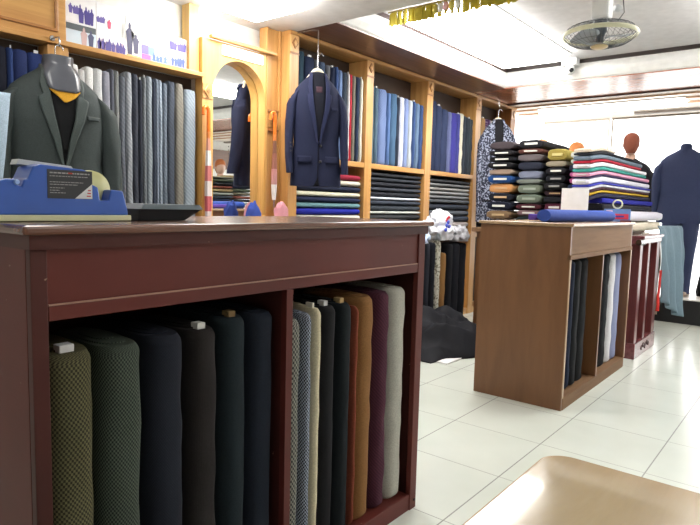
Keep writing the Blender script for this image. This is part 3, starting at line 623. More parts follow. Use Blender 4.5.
# black cloth heap on the floor
def heap(u, v):
    x = 3.55 + 1.07 * u; y = 2.02 + .42 * v
    e = min(u, 1 - u, .5) * 2; ed = (1 - abs(2 * u - 1) ** 3)
    prof = math.sin(min(1, v * 1.2) * PI / 2) ** .8
    z = .27 * ed * prof * (1 + .35 * noise.noise((x * 4, y * 6, 1))) + .11 * (.5 - abs(noise.noise((x * 4 + y * 3, y * 4 - x, 2)))) * prof * ed - .04 * prof * ed + .045 * (.3 - abs(noise.noise((x * 9 - y * 6, y * 8, 5)))) * prof * ed
    yy = y - .10 * max(0, math.sin((x - 3.72) * 5.2)) * (1 - v) + .06 * noise.noise((x * 3, 0, 7)) * (1 - v) + .10 * abs(2 * u - 1) ** 2 * (1 - v)
    return (x, yy, max(.004, z + .004))
m = MB().grid(heap, 120, 60); tag(m.build('cloth_heap', cloth('plain', (24, 25, 32), rough=.75), solid=.004), 'heap of black suiting cloth on the floor between the two counters', 'cloth heap')
struct(MB().box(3.6, 3.98, 2.0, 2.08, .001, .012).build('trim_10', WHITE))

# ------------------------------------------------------------------ brown counter
t = thing('display_counter', 'medium brown wooden counter with two open bays of dark and white cloth', 'counter', (3.83, 1.33, 0))
a, b, c, d = 3.2, 4.47, 1.06, 1.59
MB().box(a - .012, b + .015, c - .012, d + .01, 1.012, 1.03).build('counter_top', wood((170, 140, 108), (146, 116, 86), 'x', rough=.25), t, bevel=.004)
MB().box(a, a + .02, c + .003, d, 0, 1.011).build('side_panel', BRN, t, bevel=.0015)
MB().box(b - .02, b, c + .003, d, 0, 1.011).build('side_panel', BRN, t)
MB().box(a + .02, b - .02, c + .003, c + .02, .862, 1.011).build('fascia_panel', BRNX, t)
MB().box(a, b, c - .004, c + .018, .835, .860).build('rail', BRNX, t, bevel=.002)
MB().box(a, a + .018, c - .002, c + .003, .07, .835).build('stile', wood((170, 140, 108), (146, 116, 86), 'z'), t)
MB().box(3.80, 3.82, c, d - .02, .07, .86).build('divider', BRN, t)
MB().box(b - .02, b, c - .002, c + .003, .07, .835).build('stile', wood((170, 140, 108), (146, 116, 86), 'z'), t)
MB().box(a + .02, b - .02, c, d - .02, 0, .068).build('base_board', BRNX, t, bevel=.002)
MB().box(a + .02, b - .02, d - .018, d, 0, 1.011).build('back_panel', BRN, t)
g = 'cloth bolts in the bays of the brown counter'
cl = [(3.225, 3.35, P((28, 32, 50)), 'dark navy', .74, (214, 214, 220)), (3.355, 3.45, P((30, 38, 58)), 'navy', .745, None), (3.455, 3.56, P((36, 38, 42)), 'dark grey', .745, None), (3.565, 3.70, P((30, 31, 34)), 'black', .75, (190, 190, 190)),
      (3.835, 3.99, P((34, 34, 38)), 'charcoal', .75, None), (4.0, 4.165, P((26, 27, 32)), 'deep black', .75, (190, 190, 200)), (4.17, 4.29, P((216, 216, 222)), 'white', .745, None), (4.295, 4.43, P((140, 148, 182)), 'lavender grey', .745, None)]
for i, (x0, x1, m, nm, h, tp) in enumerate(cl):
    bolt(x0, x1, 1.10, .07, h, m, '%s cloth bolt, %s from left inside the brown counter' % (nm, ORD[i]), g, 400 + i, .28, .004, 0, tp)

# things on the brown counter
va = Vector((3.34, 1.27, 1.0675)); vb = Vector((4.20, 1.15, 1.0675)); dd = (vb - va).normalized()
t = thing('fabric_roll', 'bright blue roll of fabric lying on the brown counter', 'fabric roll', (3.8, 1.21, 1.03))
rs = []; side = Vector((-dd.y, dd.x, 0))
for k in range(25):
    p = va + dd * ((vb - va).length * k / 24); e = 1 - .05 * (k in (0, 24)); ring = []
    for i in range(24):
        q = 2 * PI * i / 24; r = .036 * e * (1 + .04 * noise.noise((k * .4, math.cos(q) * 2, math.sin(q))))
        ring.append(p + side * (r * 1.25 * math.cos(q)) + Vector((0, 0, r * math.sin(q))))
    rs.append(ring)
MB().rings(rs).build('cloth', cloth('plain', (44, 74, 158), rough=.6), t)
MB().tube([vb + dd * .0 , vb + dd * .03], .016, 16).build('cardboard_tube', plain((220, 218, 210), .6), t, label='white cardboard tube end')
MB().obox(va.lerp(vb, .35) + side * .075 + Vector((0, 0, -.012)), dd * .30, side * .03, (0, 0, .018)).build('under_layer', cloth('plain', (92, 70, 160)), t, bevel=.01, label='violet cloth edge')
t = thing('sign_card', 'blank white card standing behind the blue fabric roll', 'card', (4.17, 1.375, 1.03))
pv = Vector((.30, -.954, 0)); nv = Vector((.954, .30, 0))
MB().obox((4.17, 1.375, 1.142), pv * .088, nv * .002, (0, 0, .110)).build('card', plain((240, 242, 242), .5), t)
MB().obox((4.19, 1.38, 1.07), pv * .03, nv * .012, (0, 0, .038)).build('stand', plain((210, 212, 212), .5), t)
t = thing('carton', 'small red and blue printed carton at the end of the brown counter', 'carton', (4.385, 1.15, 1.03))
cc = Vector((4.385, 1.15, 1.0745)); pv = Vector((.26, -.966, 0)); nv = Vector((.966, .26, 0))
MB().obox(cc, pv * .085, nv * .022, (0, 0, .043)).build('box_body', plain((96, 130, 190), .4), t, bevel=.002)
MB().obox(cc - nv * .023 + pv * .012 + Vector((0, 0, -.008)), pv * .06, nv * .0012, (0, 0, .018)).build('red_print', plain((196, 52, 78), .4), t)
MB().obox(cc - nv * .0245 + pv * .0 + Vector((0, 0, -.008)), pv * .045, nv * .0008, (0, 0, .006)).build('blue_print', plain((60, 60, 160), .4), t)
MB().obox(cc - nv * .0235 - pv * .05 + Vector((0, 0, .02)), pv * .02, nv * .001, (0, 0, .014)).build('pale_print', plain((220, 190, 200), .4), t)
t = thing('tape_roll', 'roll of clear tape standing on the printed carton', 'tape', (4.385, 1.15, 1.117))
MB().lathe(cc + Vector((0, 0, .043 + .034)), [(.024, -.010), (.034, -.010), (.034, .010), (.024, .010), (.024, -.010)], 32, nv, caps=False).build('tape', plain((206, 206, 176), .3), t)
o = MB().obox((4.36, 1.085, 1.036), pv * .035, nv * .018, (0, 0, .006)).build('notebook', plain((96, 44, 50), .5), bevel=.002); tag(o, 'small dark red notebook lying before the printed carton', 'notebook')

# ------------------------------------------------------------------ fabric stack table
t = thing('stock_table', 'low brown table piled with folded fabric behind the brown counter', 'table', (5.3, 1.8, 0))
MB().box(4.62, 6.05, 1.33, 2.38, .90, .935).build('table_top', BRNX, t, bevel=.003)
for x in (4.66, 5.97):
    for y in (1.36, 2.30): MB().box(x, x + .05, y, y + .05, 0, .899).build('leg', BRN, t)
MB().box(4.7, 5.98, 1.42, 2.29, .3, .32).build('lower_shelf', BRNX, t)

def col(x0, L, y0, y1, z0, items, where, seed, top=None):
    z = z0
    for i, (nm, c, dz, core) in enumerate(items):
        r = random.Random(seed * 7 + i); jx = r.uniform(-.02, .02); jy = r.uniform(-.010, .004)
        m = c if not isinstance(c, tuple) else cloth('plain', c)
        lying(x0 + jx, x0 + L, y0 + .004 - jy * .3, y1 - .004 + jy, z, z + dz, m, '%s folded bolt, %s from bottom, %s' % (nm, ORD[i], where), 'folded bolts in the ' + where, seed + i, core, nst=3.6, wr=.009)
        z += dz
    return z
W = (206, 206, 200); NS = 4.0; TN = (190, 160, 120)
col(4.66, .62, 2.045, 2.285, .936, [('dark brown', (60, 50, 46), .075, None), ('khaki', (130, 106, 80), .075, (176, 150, 110)), ('black navy', (24, 28, 44), .075, W), ('soft black', (26, 28, 38), .07, TN), ('orange tan', (206, 150, 96), .08, (188, 150, 110)), ('cobalt blue', (34, 70, 124), .07, W), ('beige', (158, 138, 122), .05, None), ('black', (24, 24, 28), .055, W), ('jet black', (22, 22, 26), .05, W), ('coal black', (28, 26, 30), .05, W), ('dark taupe', (66, 58, 62), .07, None)], 'fabric column nearest the wall', 500)
col(4.68, .62, 1.805, 2.035, .936, [('dark green', (34, 44, 46), .11, None), ('dusty mauve', (122, 96, 100), .05, W), ('maroon', (74, 34, 44), .05, W), ('sage grey', (104, 114, 102), .08, (140, 150, 136)), ('light sage', (112, 122, 108), .08, (150, 158, 146)), ('grey green', (110, 116, 110), .04, None), ('lavender grey', (116, 122, 142), .07, None), ('blackish navy', (36, 40, 54), .07, None), ('taupe grey', (98, 90, 92), .06, None), ('chestnut', (82, 50, 44), .045, W), ('large black', (34, 34, 40), .07, W)], 'second fabric column from the wall', 520)
col(4.66, .62, 1.612, 1.795, .936, [('brown', (66, 50, 40), .10, None), ('black and gold', (34, 32, 30), .05, (150, 130, 60)), ('wine red', (84, 34, 52), .07, W), ('black', (30, 30, 36), .05, None), ('dark plum', (54, 38, 46), .05, TN), ('jet black', (28, 28, 32), .06, (150, 150, 150)), ('night black', (24, 26, 32), .06, (150, 150, 150)), ('inky black', (30, 30, 36), .06, W), ('stone', (136, 128, 110), .05, None), ('mustard olive', (146, 132, 66), .095, (180, 168, 110))], 'third fabric column from the wall', 540)
col(4.66, .62, 1.462, 1.605, .936, [('dark grey', (46, 48, 54), .16, None), ('dark brown', (60, 44, 40), .07, W), ('deep navy', (30, 38, 60), .07, None), ('navy', (36, 48, 78), .07, None), ('plum pink', (150, 70, 116), .045, None), ('orchid pink', (172, 90, 140), .045, None), ('black navy', (32, 36, 54), .06, None), ('pale grey green', (166, 172, 164), .045, None), ('silver', (190, 194, 188), .05, None)], 'fabric column next to the bright pile', 560)
# bright pile: long folded bolts
blk = [('white', (222, 222, 232), .085, 4.70, 5.95, 1.10), ('ivory', (226, 220, 206), .085, 4.72, 5.93, 1.11)]
z = .936
z = .937
o = lying(4.70, 6.02, 1.19, 1.45, z, z + .085, cloth('plain', (228, 220, 200)), 'thick ivory bolt lowest in the bright pile above the maroon stand', 'bright pile of folded bolts', 601, None, nst=3.6)
o = lying(4.66, 6.08, 1.19, 1.45, z + .086, z + .17, cloth('plain', (222, 222, 236)), 'thick white bolt second from the bottom in the bright pile', 'bright pile of folded bolts', 602, None, nst=3.6)
z = 1.1085
items = [('black', (36, 36, 44), .050, 6.28, -.02), ('royal blue', (36, 40, 150), .045, 6.34, 0), ('dark navy', (34, 34, 60), .035, 6.2, 0), ('mustard yellow', (206, 168, 50), .020, 6.16, 0), ('dark maroon', (64, 36, 46), .020, 6.16, 0), ('white', (222, 222, 230), .022, 6.2, 0), ('violet blue', (70, 74, 180), .016, 6.2, 0), ('lilac white', (226, 226, 240), .045, 6.16, 0), ('dark violet', (60, 50, 90), .010, 6.1, 0), ('pink', (224, 160, 190), .032, 6.14, 0), ('jade green', (70, 160, 150), .026, 6.0, 0), ('snow white', (230, 228, 236), .036, 6.02, 0), ('crimson', (180, 40, 60), .020, 5.8, 0), ('blue grey', (110, 126, 142), .036, 5.85, 0), ('charcoal', (40, 42, 50), .020, 5.8, 0), ('cream', (216, 204, 186), .028, 5.0, 0)]
for i, (nm, c, dz, xe, _) in enumerate(items):
    xe = xe - .10
    lc = {7: (190, 194, 190), 11: (200, 200, 196), 9: (190, 186, 184)}.get(i)
    lying(4.31 if i > 1 else 4.64, xe, 1.315 + .004 * (i % 2), 1.455, z, z + dz, cloth('plain', c), '%s long folded bolt, %s from bottom above the bright pile white ones' % (nm, ORD[i]), 'bright pile of folded bolts', 610 + i, lc if i in (3, 5, 7, 9, 11) else None, droop=.035 if i > 1 else 0.0, nst=4.5, wr=.0015)
    z += dz
print('pile top', z)

# ------------------------------------------------------------------ maroon stand with hanging cloth
MS = wood((104, 50, 50), (80, 36, 38), 'z', rough=.3, coat=.2); MSX = wood((128, 76, 80), (104, 54, 58), 'x', rough=.25, coat=.4)
t = thing('cloth_stand', 'dark red varnished wooden stand with open front and carved base', 'stand', (5.04, 1.12, 0))
MB().box(4.72, 5.37, 1.05, 1.155, .865, .905).box(4.72, 5.37, 1.035, 1.155, .905, .925).build('top_rail', MSX, t, bevel=.004)
for x0, x1 in ((4.72, 4.80), (4.98, 5.04), (5.27, 5.37)):
    MB().box(x0, x1, 1.06, 1.145, .12, .864).build('post', MS, t, bevel=.004)
p = MB().box(4.72, 5.37, 1.05, 1.155, 0, .12).build('carved_base', MSX, t, bevel=.004)
m = MB()
for k, (u, v, s) in enumerate([(4.93, .06, .02), (4.98, .075, .022), (5.04, .058, .026), (5.10, .075, .022), (5.15, .06, .02)]):
    m.prism([(u - s, v), (u, v - s), (u + s, v), (u, v + s * .8)], 'y', 1.046, 1.05)
m.build('carving', plain((58, 28, 32), .5), p)
MB().tube([(4.66, 1.06, .88), (4.74, 1.045, .88)], .022, 16).build('end_knob', METAL, t, label='shiny metal rod end')
def drape(name, x0, x1, y, z0, z1, mat, label, cat='hanging cloth', amp=.02, nf=3, skew=0, narrow=0, seed=1, group=None, zb=None, dy=0, pull=0):
    def fn(u, v):
        wv = 1 - narrow * (1 - v)
        x = x0 + (x1 - x0) * (.5 + (u - .5) * wv) + skew * (1 - v)
        yy = y + dy * u + pull * (1 - v) ** .5 + amp * (1.2 - v) * math.sin(2 * PI * nf * u + seed + 1.3 * v) + amp * .6 * noise.noise((u * 5, v * 4, seed))
        z = z0 + (z1 - z0) * v + (zb * math.sin(PI * u + seed) * (1 - v) if zb else 0)
        return (x, yy, z)
    o = MB().grid(fn, 40, 30, scale=(x1 - x0, z1 - z0)).build(name, mat, solid=.006)
    return tag(o, label, cat, group)
drape('hanging_cloth', 4.50, 4.69, 1.14, .07, .82, cloth('twill', (138, 140, 144), (110, 112, 118), .01), 'grey cloth hanging between the brown counter and the maroon stand', amp=.018, nf=2, seed=3)
drape('hanging_cloth', 5.40, 5.56, 1.20, .25, .93, cloth('plain', (206, 200, 188)), 'cream cloth hanging beside the maroon stand', amp=.022, nf=3, seed=5, skew=.05)
drape('hanging_cloth', 5.52, 5.86, 1.12, .28, .99, cloth('plain', (120, 142, 156)), 'blue grey shiny cloth draped at the end of the table', amp=.025, nf=3, seed=2, skew=-.02, narrow=.25, zb=.07, dy=-.12, pull=-.08)
drape('hanging_cloth', 5.58, 5.80, 1.20, .20, .92, cloth('plain', (176, 160, 144)), 'beige cloth hanging lower behind the blue grey one', amp=.025, nf=3, seed=9, skew=.03, narrow=.3, dy=-.06)
drape('hanging_cloth', 5.56, 5.76, 1.26, .08, .70, cloth('plain', (26, 26, 30)), 'black cloth reaching low behind the maroon stand', amp=.02, nf=2, seed=11)
drape('hanging_cloth', 5.08, 5.24, 1.20, .30, .80, cloth('plain', (80, 78, 84)), 'grey garment seen through the maroon stand', amp=.02, nf=2, seed=13)
drape('hanging_cloth', 5.42, 5.50, 1.06, .28, .62, cloth('plain', (196, 50, 44)), 'narrow red cloth beside the right post of the maroon stand', amp=.01, nf=1, seed=15)

# ------------------------------------------------------------------ jackets
def garment(name, label, cat, loc, rz, H, hw, mat, matL=None, lining=(20, 20, 26), front=True, sleeve=True, deep=.33, armout=.0, sl_len=.60, extras=None, group=None, wrk=.006, broad=False):
    t = thing(name, label, cat, loc, rz, group); s = hw / .24
    Z = [0, .10, .30, .50, .59, .65, .70, .735, .76]
    A = [.238, .234, .208, .222, .222, .200, .140, .085, .062]; D = [.095, .095, .088, .105, .098, .082, .066, .058, .050]
    if broad: A = [v * s / s for v in (.235, .232, .212, .228, .236, .226, .176, .105, .066)]
    if broad: A = [v * s for v in A]
    Z = [z * (H - .26) / .50 if z <= .5 else H - (.76 - z) for z in Z]; A = A if broad else [a * s for a in A]; D = [d * min(s, 1.1) for d in D]
    def fy(x, z):
        a = ip(z, Z, A); d = ip(z, Z, D); u = min(.999, abs(x / a)); return -d * (1 - u ** 2.4) ** (1 / 2.4)
    rs = []; nz = 34
    for k in range(nz + 1):
        z = H * k / nz; a = ip(z, Z, A); d = ip(z, Z, D); ring = []
        for i in range(40):
            q = 2 * PI * i / 40; x, y = sup(q, a, d, 2.4); g_ = 1 + wrk / .1 * noise.noise((x * 7 + loc[0], y * 6, z * 3.5)) * min(1, (H - z) * 6)
            ring.append((x * (1 + (g_ - 1) * .4), y * g_, z))
        rs.append(ring)
    MB().rings(rs).build('body', mat, t, local=True)
    if sleeve:
        for sg in (-1, 1):
            zt = H - (.092 if broad else .110); pts = []; rsc = min(1.0, s + .08); rr = []
            path = [(.165, .005, 0), (.200, -.03, 0), (.232 + armout * .3, -.10, 0), (.250 + armout * .6, -.22, -.004), (.256 + armout * .8, -.34, -.012), (.258 + armout, -.46, -.028), (.256 + armout, -sl_len + .03, -.045), (.255 + armout, -sl_len, -.048)]
            rd = [.030, .052, .066, .062, .056, .052, .048, .047]
            PT = []
            RD = []
            for j in range(len(path) - 1):
                for q in range(4):
                    u = q / 4; PT.append([path[j][e] + (path[j + 1][e] - path[j][e]) * u for e in range(3)]); RD.append(rd[j] + (rd[j + 1] - rd[j]) * u)
            PT.append(path[-1]); RD.append(rd[-1]); rs = []
            for (px, pz, py), r in zip(PT, RD):
                ring = []; r = r * rsc
                for i in range(22):
                    q = 2 * PI * i / 22; k = 1 + .13 * noise.noise((math.cos(q) * 1.5 + sg, math.sin(q) * 1.5, pz * 9))
                    ring.append((sg * px * s + r * .82 * k * math.cos(q) * s, py + r * k * 1.05 * math.sin(q), zt + pz * H / .76 + (.35 * r * math.cos(q) * sg * -1 if pz > -.05 else 0)))
                rs.append(ring)
            MB().rings(rs).build('sleeve', mat, t, local=True)
    def patch(nm, zs, xl, xr, off, m, solid=.003, lab=None, nzz=20, nx=6):
        z0, z1 = zs[0], zs[-1]
        def fn(u, v):
            z = z0 + (z1 - z0) * v; a, b = ip(z, zs, xl), ip(z, zs, xr); x = a + (b - a) * u
            return (x, fy(x, z) - off, z)
        return MB().grid(fn, nx, nzz).build(nm, m, t, local=True, solid=solid, label=lab)
    matL = matL or mat; k = H / .76
    if front:
        vz = deep * k
        patch('lining', [vz, .50 * k, .70 * k, .755 * k], [-.004, -.045 * s, -.062 * s, -.062 * s], [.004, .045 * s, .062 * s, .062 * s], .006, cloth('plain', lining), .004, 'dark inside of the opening')
        for sg in (-1, 1):
            zz = [vz - .02, .40 * k, .50 * k, .58 * k, .60 * k, .605 * k, .66 * k, .755 * k]
            inn_ = [.002, .022 * s, .045 * s, .056 * s, .058 * s, .058 * s, .062 * s, .056 * s]
            outr = [.010, .052 * s, .090 * s, .112 * s, .112 * s, .088 * s, .100 * s, .076 * s]
            xl, xr = (inn_, outr) if sg > 0 else ([-v for v in outr], [-v for v in inn_])
            patch('lapel', zz, xl, xr, .014, matL, .008, nzz=40)
        patch('front_edge', [0, .05 * k, vz], [-.030, -.004, -.002], [.010, .001, .002], .006, cloth('plain', tuple(int(v * .6) for v in lining)), .002)
        for zb in (vz - .03, vz - .13):
            MB().lathe((.014, fy(.014, zb) - .010, zb), [(.002, -.003), (.009, -.002), (.009, .002), (.002, .003)], 14, (0, 1, 0)).build('button', plain((24, 24, 30), .3), t, local=True)
        for sg in (-1, 1):
            c = sg * .125 * s; patch('pocket_flap', [.155 * k, .20 * k], [c - .062 * s] * 2, [c + .062 * s] * 2, .010, mat, .006, nzz=4)
        patch('breast_pocket', [.505 * k, .525 * k], [.105 * s] * 2, [.175 * s] * 2, .008, mat, .004, nzz=3)
    if extras: extras(t, patch, H, s, k)
    return t
def hanger(loc, rz, hw, label, c=(214, 196, 160), hookz=.11):
    t = thing('coat_hanger', label, 'hanger', loc, rz)
    pts = [(-hw, 0, -.075), (-hw * .6, 0, -.035), (-hw * .25, 0, -.006), (0, 0, 0), (hw * .25, 0, -.006), (hw * .6, 0, -.035), (hw, 0, -.075)]
    MB().tube(pts, [.010, .012, .014, .016, .014, .012, .010], 10).build('shoulder_bar', plain(c, .4), t, local=True)
    pts = [(0, 0, .01), (0, 0, hookz - .05)] + [(.018 - .018 * math.cos(q), 0, hookz - .03 + .02 * math.sin(q)) for q in (PI * k / 6 for k in range(0, 7))]
    MB().tube(pts, .0025, 6).build('hook', METAL, t, local=True)
    return t
GREEN = cloth('plain', (62, 70, 70), rough=.7); GREENL = cloth('plain', (70, 79, 78), rough=.6)
def gex(t, patch, H, s, k):
    patch('shirt_front', [.34 * k, .50 * k, .70 * k, .74 * k], [-.004, -.038, -.055, -.055], [.004, .038, .055, .055], .011, cloth('plain', (18, 19, 22)), .003, 'black shirt front')
    patch('orange_collar', [.575 * k, .60 * k, .63 * k, .68 * k], [-.006, -.030, -.062, -.072], [.006, .045, .070, .072], .026, cloth('plain', (214, 158, 50)), .004, 'orange yellow inner collar')
    patch('grey_hood', [.625 * k, .635 * k, .70 * k, .80 * k], [-.03, -.066, -.078, -.060], [.052, .070, .074, .055], .030, plain((82, 84, 92), .3), .012, 'shiny dark grey cloth over the collar')
gj = garment('suit_jacket', 'dark green suit jacket hanging in front of the left wall shelving', 'jacket', (1.318, 2.83, .985), math.radians(-6), .715, .232, GREEN, GREENL, (16, 17, 20), extras=gex, deep=.28)
h_ = hanger((1.318, 2.83, 1.69), math.radians(-6), .12, 'wooden hanger under the dark green jacket collar', (196, 168, 120), .12)
o = thing('wall_hook', 'metal hook on the oak shelf edge holding the green jacket hanger', 'hook', (1.345, 2.90, 1.835))
MB().tube([(1.345, 2.918, 1.845), (1.345, 2.885, 1.845), (1.345, 2.85, 1.84), (1.345, 2.838, 1.815), (1.345, 2.85, 1.80)], .005, 8).lathe((1.345, 2.912, 1.845), [(.012, -.004), (.014, 0), (.012, .004)], 14, (0, 1, 0)).build('hook_arm', METAL, o)
NAVY = cloth('plain', (30, 35, 62), rough=.8)
def nex(t, patch, H, s, k):
    patch('lining_patch', [.62 * k, .66 * k], [-.02] * 2, [.02] * 2, .009, cloth('plain', (70, 50, 60)), .002, nzz=3)
    for j in range(3): MB().lathe((-.252 * s, -.075, .22 + .025 * j), [(.002, -.003), (.006, 0), (.002, .003)], 10, (0, 1, 0)).build('cuff_button', plain((20, 20, 26), .3), t, local=True)
garment('suit_jacket', 'navy suit jacket on a pale hanger before the first wall unit bay', 'jacket', (2.925, 2.66, 1.215), math.radians(-36), .73, .172, NAVY, cloth('plain', (34, 40, 72), rough=.7), (20, 22, 34), extras=nex, deep=.30, sl_len=.56)
hanger((2.925, 2.66, 1.965), math.radians(-36), .075, 'pale wooden hanger in the collar of the navy jacket', (232, 222, 196), .12)
PAT = cloth('speck', (46, 50, 66), (150, 156, 176), .016)
garment('patterned_coat', 'black and white patterned coat hanging at the fourth bay of the wall unit', 'coat', (5.50, 2.60, .97), math.radians(-52), 1.0, .168, PAT, PAT, (22, 22, 26), deep=.40, sl_len=.68, armout=-.02, wrk=.012)
hanger((5.50, 2.60, 1.975), math.radians(-52), .085, 'hanger holding the black and white patterned coat', (226, 206, 170), .10)
for (hx, hy, hz, lb_) in ((2.925, 2.66, 2.055, 'thin metal arm on the cornice holding the navy jacket hanger'), (5.50, 2.60, 2.085, 'thin metal arm on the cornice holding the patterned coat hanger')):
    o = thing('wall_hook', lb_, 'hook', (hx, 2.84, 2.22))
    MB().tube([(hx, 2.846, 2.226), (hx, hy + .05, 2.226), (hx, hy, 2.215), (hx, hy, hz + .02), (hx, hy - .01, hz - .005), (hx, hy - .022, hz + .008)], .003, 6).build('hook_arm', METAL, o)
# pale blue garment edge at the far left
drape('hanging_cloth', .93, 1.075, 2.72, 1.0, 1.53, cloth('plain', (176, 196, 214)), 'pale blue cloth edge hanging left of the green jacket', amp=.012, nf=1, seed=4, skew=-.06)

# ------------------------------------------------------------------ show window
t = thing('display_platform', 'low black display platform in the shop window', 'platform', (7.2, 0, 0))
MB().box(6.64, 7.80, -3.1, 2.15, 0, .240).build('base', plain((26, 26, 30), .3), t)
MB().box(6.62, 7.82, -3.12, 2.17, .2405, .256).build('top', plain((236, 234, 230), .3), t, bevel=.003)
SKIN = plain((200, 176, 158), .4)
def trousers(t, H, mat, spread=.075, st=0.0):
    for sg in (-1, 1):
        P_ = [(.075, H), (.085, H * .93), (.088, H * .85), (.082, H * .7), (.066, H * .5), (.058, H * .35), (.052, H * .15), (.050, .03)]
        rs = []
        for j, (r, z) in enumerate(P_):
            u = 1 - z / H; cx = sg * (.082 + (spread - .082) * u); cy = st * sg * u
            rs.append([(cx + r * 1.02 * math.cos(q) * (1 + .04 * noise.noise((z * 8, math.cos(q), sg))), cy + r * 1.15 * math.sin(q), z) for q in (2 * PI * i / 22 for i in range(22))])
        MB().rings(rs).build('trouser_leg', mat, t, local=True)
    # shoes
def shoe(t, cx, cy, mat):
    rs = []
    for (y, a, h) in [(.065, .026, .05), (.045, .036, .065), (.0, .038, .07), (-.06, .040, .05), (-.12, .044, .040), (-.17, .036, .032), (-.195, .015, .02)]:
        rs.append([(cx + a * math.cos(q), cy + y, max(0.0, h * .5 + h * .5 * math.sin(q))) for q in (2 * PI * i / 16 for i in range(16))])
    MB().rings(rs).build('shoe', mat, t, local=True)
def mannequin(loc, rz, suit, label, head=None, H=.80, hw=.225, trou=None, group=None):
    t = garment('mannequin', label, 'mannequin', loc, rz, .74, hw, suit, None, (30, 30, 36), front=True, armout=-.005, sl_len=.58, group=group, broad=True)
    # the jacket is built from its hem: raise all parts by the trouser height
    for ch in t.children: ch.location = (0, 0, H - .10)
    trousers(t, H, trou or suit)
    shoe(t, -.075, 0, plain((170, 150, 136), .35)); shoe(t, .075, 0, plain((170, 150, 136), .35))
    zt = H - .10 + .735
    MB().lathe((0, 0, zt), [(.062, -.03), (.055, .01), (.052, .045), (.040, .06), (.01, .068)], 24).build('neck', head[0] if head else suit, t, local=True)
    if head:
        rs = []
        for z, a, b, cy in [(.05, .035, .045, .01), (.07, .052, .065, -.012), (.10, .064, .082, -.014), (.14, .073, .092, -.008), (.18, .077, .098, 0), (.22, .074, .094, .004), (.25, .060, .076, .006), (.27, .036, .046, .006), (.277, .008, .01, .006)]:
            rs.append([(a * math.cos(q), cy + b * math.sin(q) - (.018 * max(0, -math.sin(q)) ** 14 if .11 < z < .17 else 0), zt + z) for q in (2 * PI * i / 28 for i in range(28))])
        hd = MB().rings(rs).build('head', head[0], t, local=True)
        for sg in (-1, 1):
            MB().lathe((sg * .077, .008, zt + .155), [(.004, -.006), (.022, -.003), (.024, .003), (.006, .008)], 14, (1, -.3, 0)).build('ear', head[0], hd, local=True)
        hr = MB(); rs = []
        for z, a, b, cy in [(.065, .046, .045, .045), (.09, .055, .055, .045), (.115, .072, .07, .035), (.15, .081, .085, .02), (.19, .085, .098, .008), (.23, .083, .102, .002), (.262, .070, .088, .0), (.285, .045, .06, 0), (.295, .01, .012, 0)]:
            rs.append([((a + .004 * noise.noise((q * 6, z * 60, 2))) * math.cos(q), cy + (b + .004 * noise.noise((q * 7, z * 50, 5))) * math.sin(q), zt + z + .006 * noise.noise((q * 3, z * 20, 9))) for q in (2 * PI * i / 40 for i in range(40))])
        hr.rings(rs).build('hair', head[1], t, local=True, label='short reddish hair')
    return t
SN = cloth('plain', (52, 61, 92), rough=.8)
mannequin((6.80, 1.17, .257), math.radians(90), SN, 'headless mannequin in a navy blue suit seen from behind on the window platform', None, H=.84, hw=.235)
hs = plain((196, 160, 140), .4); hair = plain((112, 58, 40), .9)
BK = cloth('plain', (28, 28, 34))
mannequin((7.25, 1.80, .257), math.radians(100), BK, 'dark suited mannequin with reddish hair beside the window mullion', (hs, hair), H=.80)
mannequin((7.42, 2.46, .001), math.radians(80), cloth('plain', (36, 36, 40)), 'dark suited mannequin with orange hair, second of the three behind the fabric', (hs, plain((190, 120, 66), .8)), H=1.0)
mannequin((6.82, 2.66, .001), math.radians(95), cloth('plain', (70, 70, 76)), 'mannequin with pale orange hair standing nearest the shelving wall', (hs, plain((206, 150, 100), .8)), H=.98, hw=.2)
o = thing('garment_bag', 'black garment bag leaning on the window platform beside the navy mannequin', 'bag', (6.95, .95, .257))
MB().rings([[(6.95 + a_ * math.cos(q), yc + b__ * math.sin(q), z) for q in (2 * PI * i / 20 for i in range(20))] for z, a_, b__, yc in [(.257, .04, .06, .94), (.30, .05, .09, .92), (.45, .05, .10, .89), (.60, .045, .08, .86), (.72, .03, .04, .85)]]).build('cloth_body', cloth('plain', (24, 24, 28)), o)

# ------------------------------------------------------------------ fan, camera, garland
t = thing('ceiling_fan', 'caged white ceiling fan with cream rim hanging from the raised ceiling', 'fan', (3.305, 1.012, 2.42))
fc = Vector((3.305, 1.012, 2.02)); R_ = .182
MB().lathe(fc, [(R_, -.012), (R_ + .008, 0), (R_, .012), (R_ - .006, 0), (R_, -.012)], 56, caps=False).build('rim', plain((222, 220, 190), .4), t, label='cream rim of the cage')
g = MB()
for k in range(36):
    a = 2 * PI * k / 36; c, s = math.cos(a), math.sin(a)
    g.tube([fc + Vector((c * .045, s * .045, -.060)), fc + Vector((c * .10, s * .10, -.052)), fc + Vector((c * .155, s * .155, -.032)), fc + Vector((c * R_, s * R_, -.004))], .0012, 4, False)
    g.tube([fc + Vector((c * .045, s * .045, .060)), fc + Vector((c * .11, s * .11, .052)), fc + Vector((c * .16, s * .16, .034)), fc + Vector((c * R_, s * R_, .004))], .0011, 4, False)
for r, z in ((.09, -.054), (.14, -.040), (.165, .03), (.182, -.002)):
    g.tube([fc + Vector((r * math.cos(2 * PI * k / 40), r * math.sin(2 * PI * k / 40), z)) for k in range(41)], .0012, 4, False)
gd = g.build('cage', plain((84, 88, 94), .4, .2), t); gd['kind'] = 'stuff'
MB().lathe(fc, [(.004, -.072), (.030, -.070), (.042, -.064), (.044, -.056), (.030, -.052)], 32).build('cage_badge', plain((206, 184, 140), .4), t, label='beige round badge under the cage')
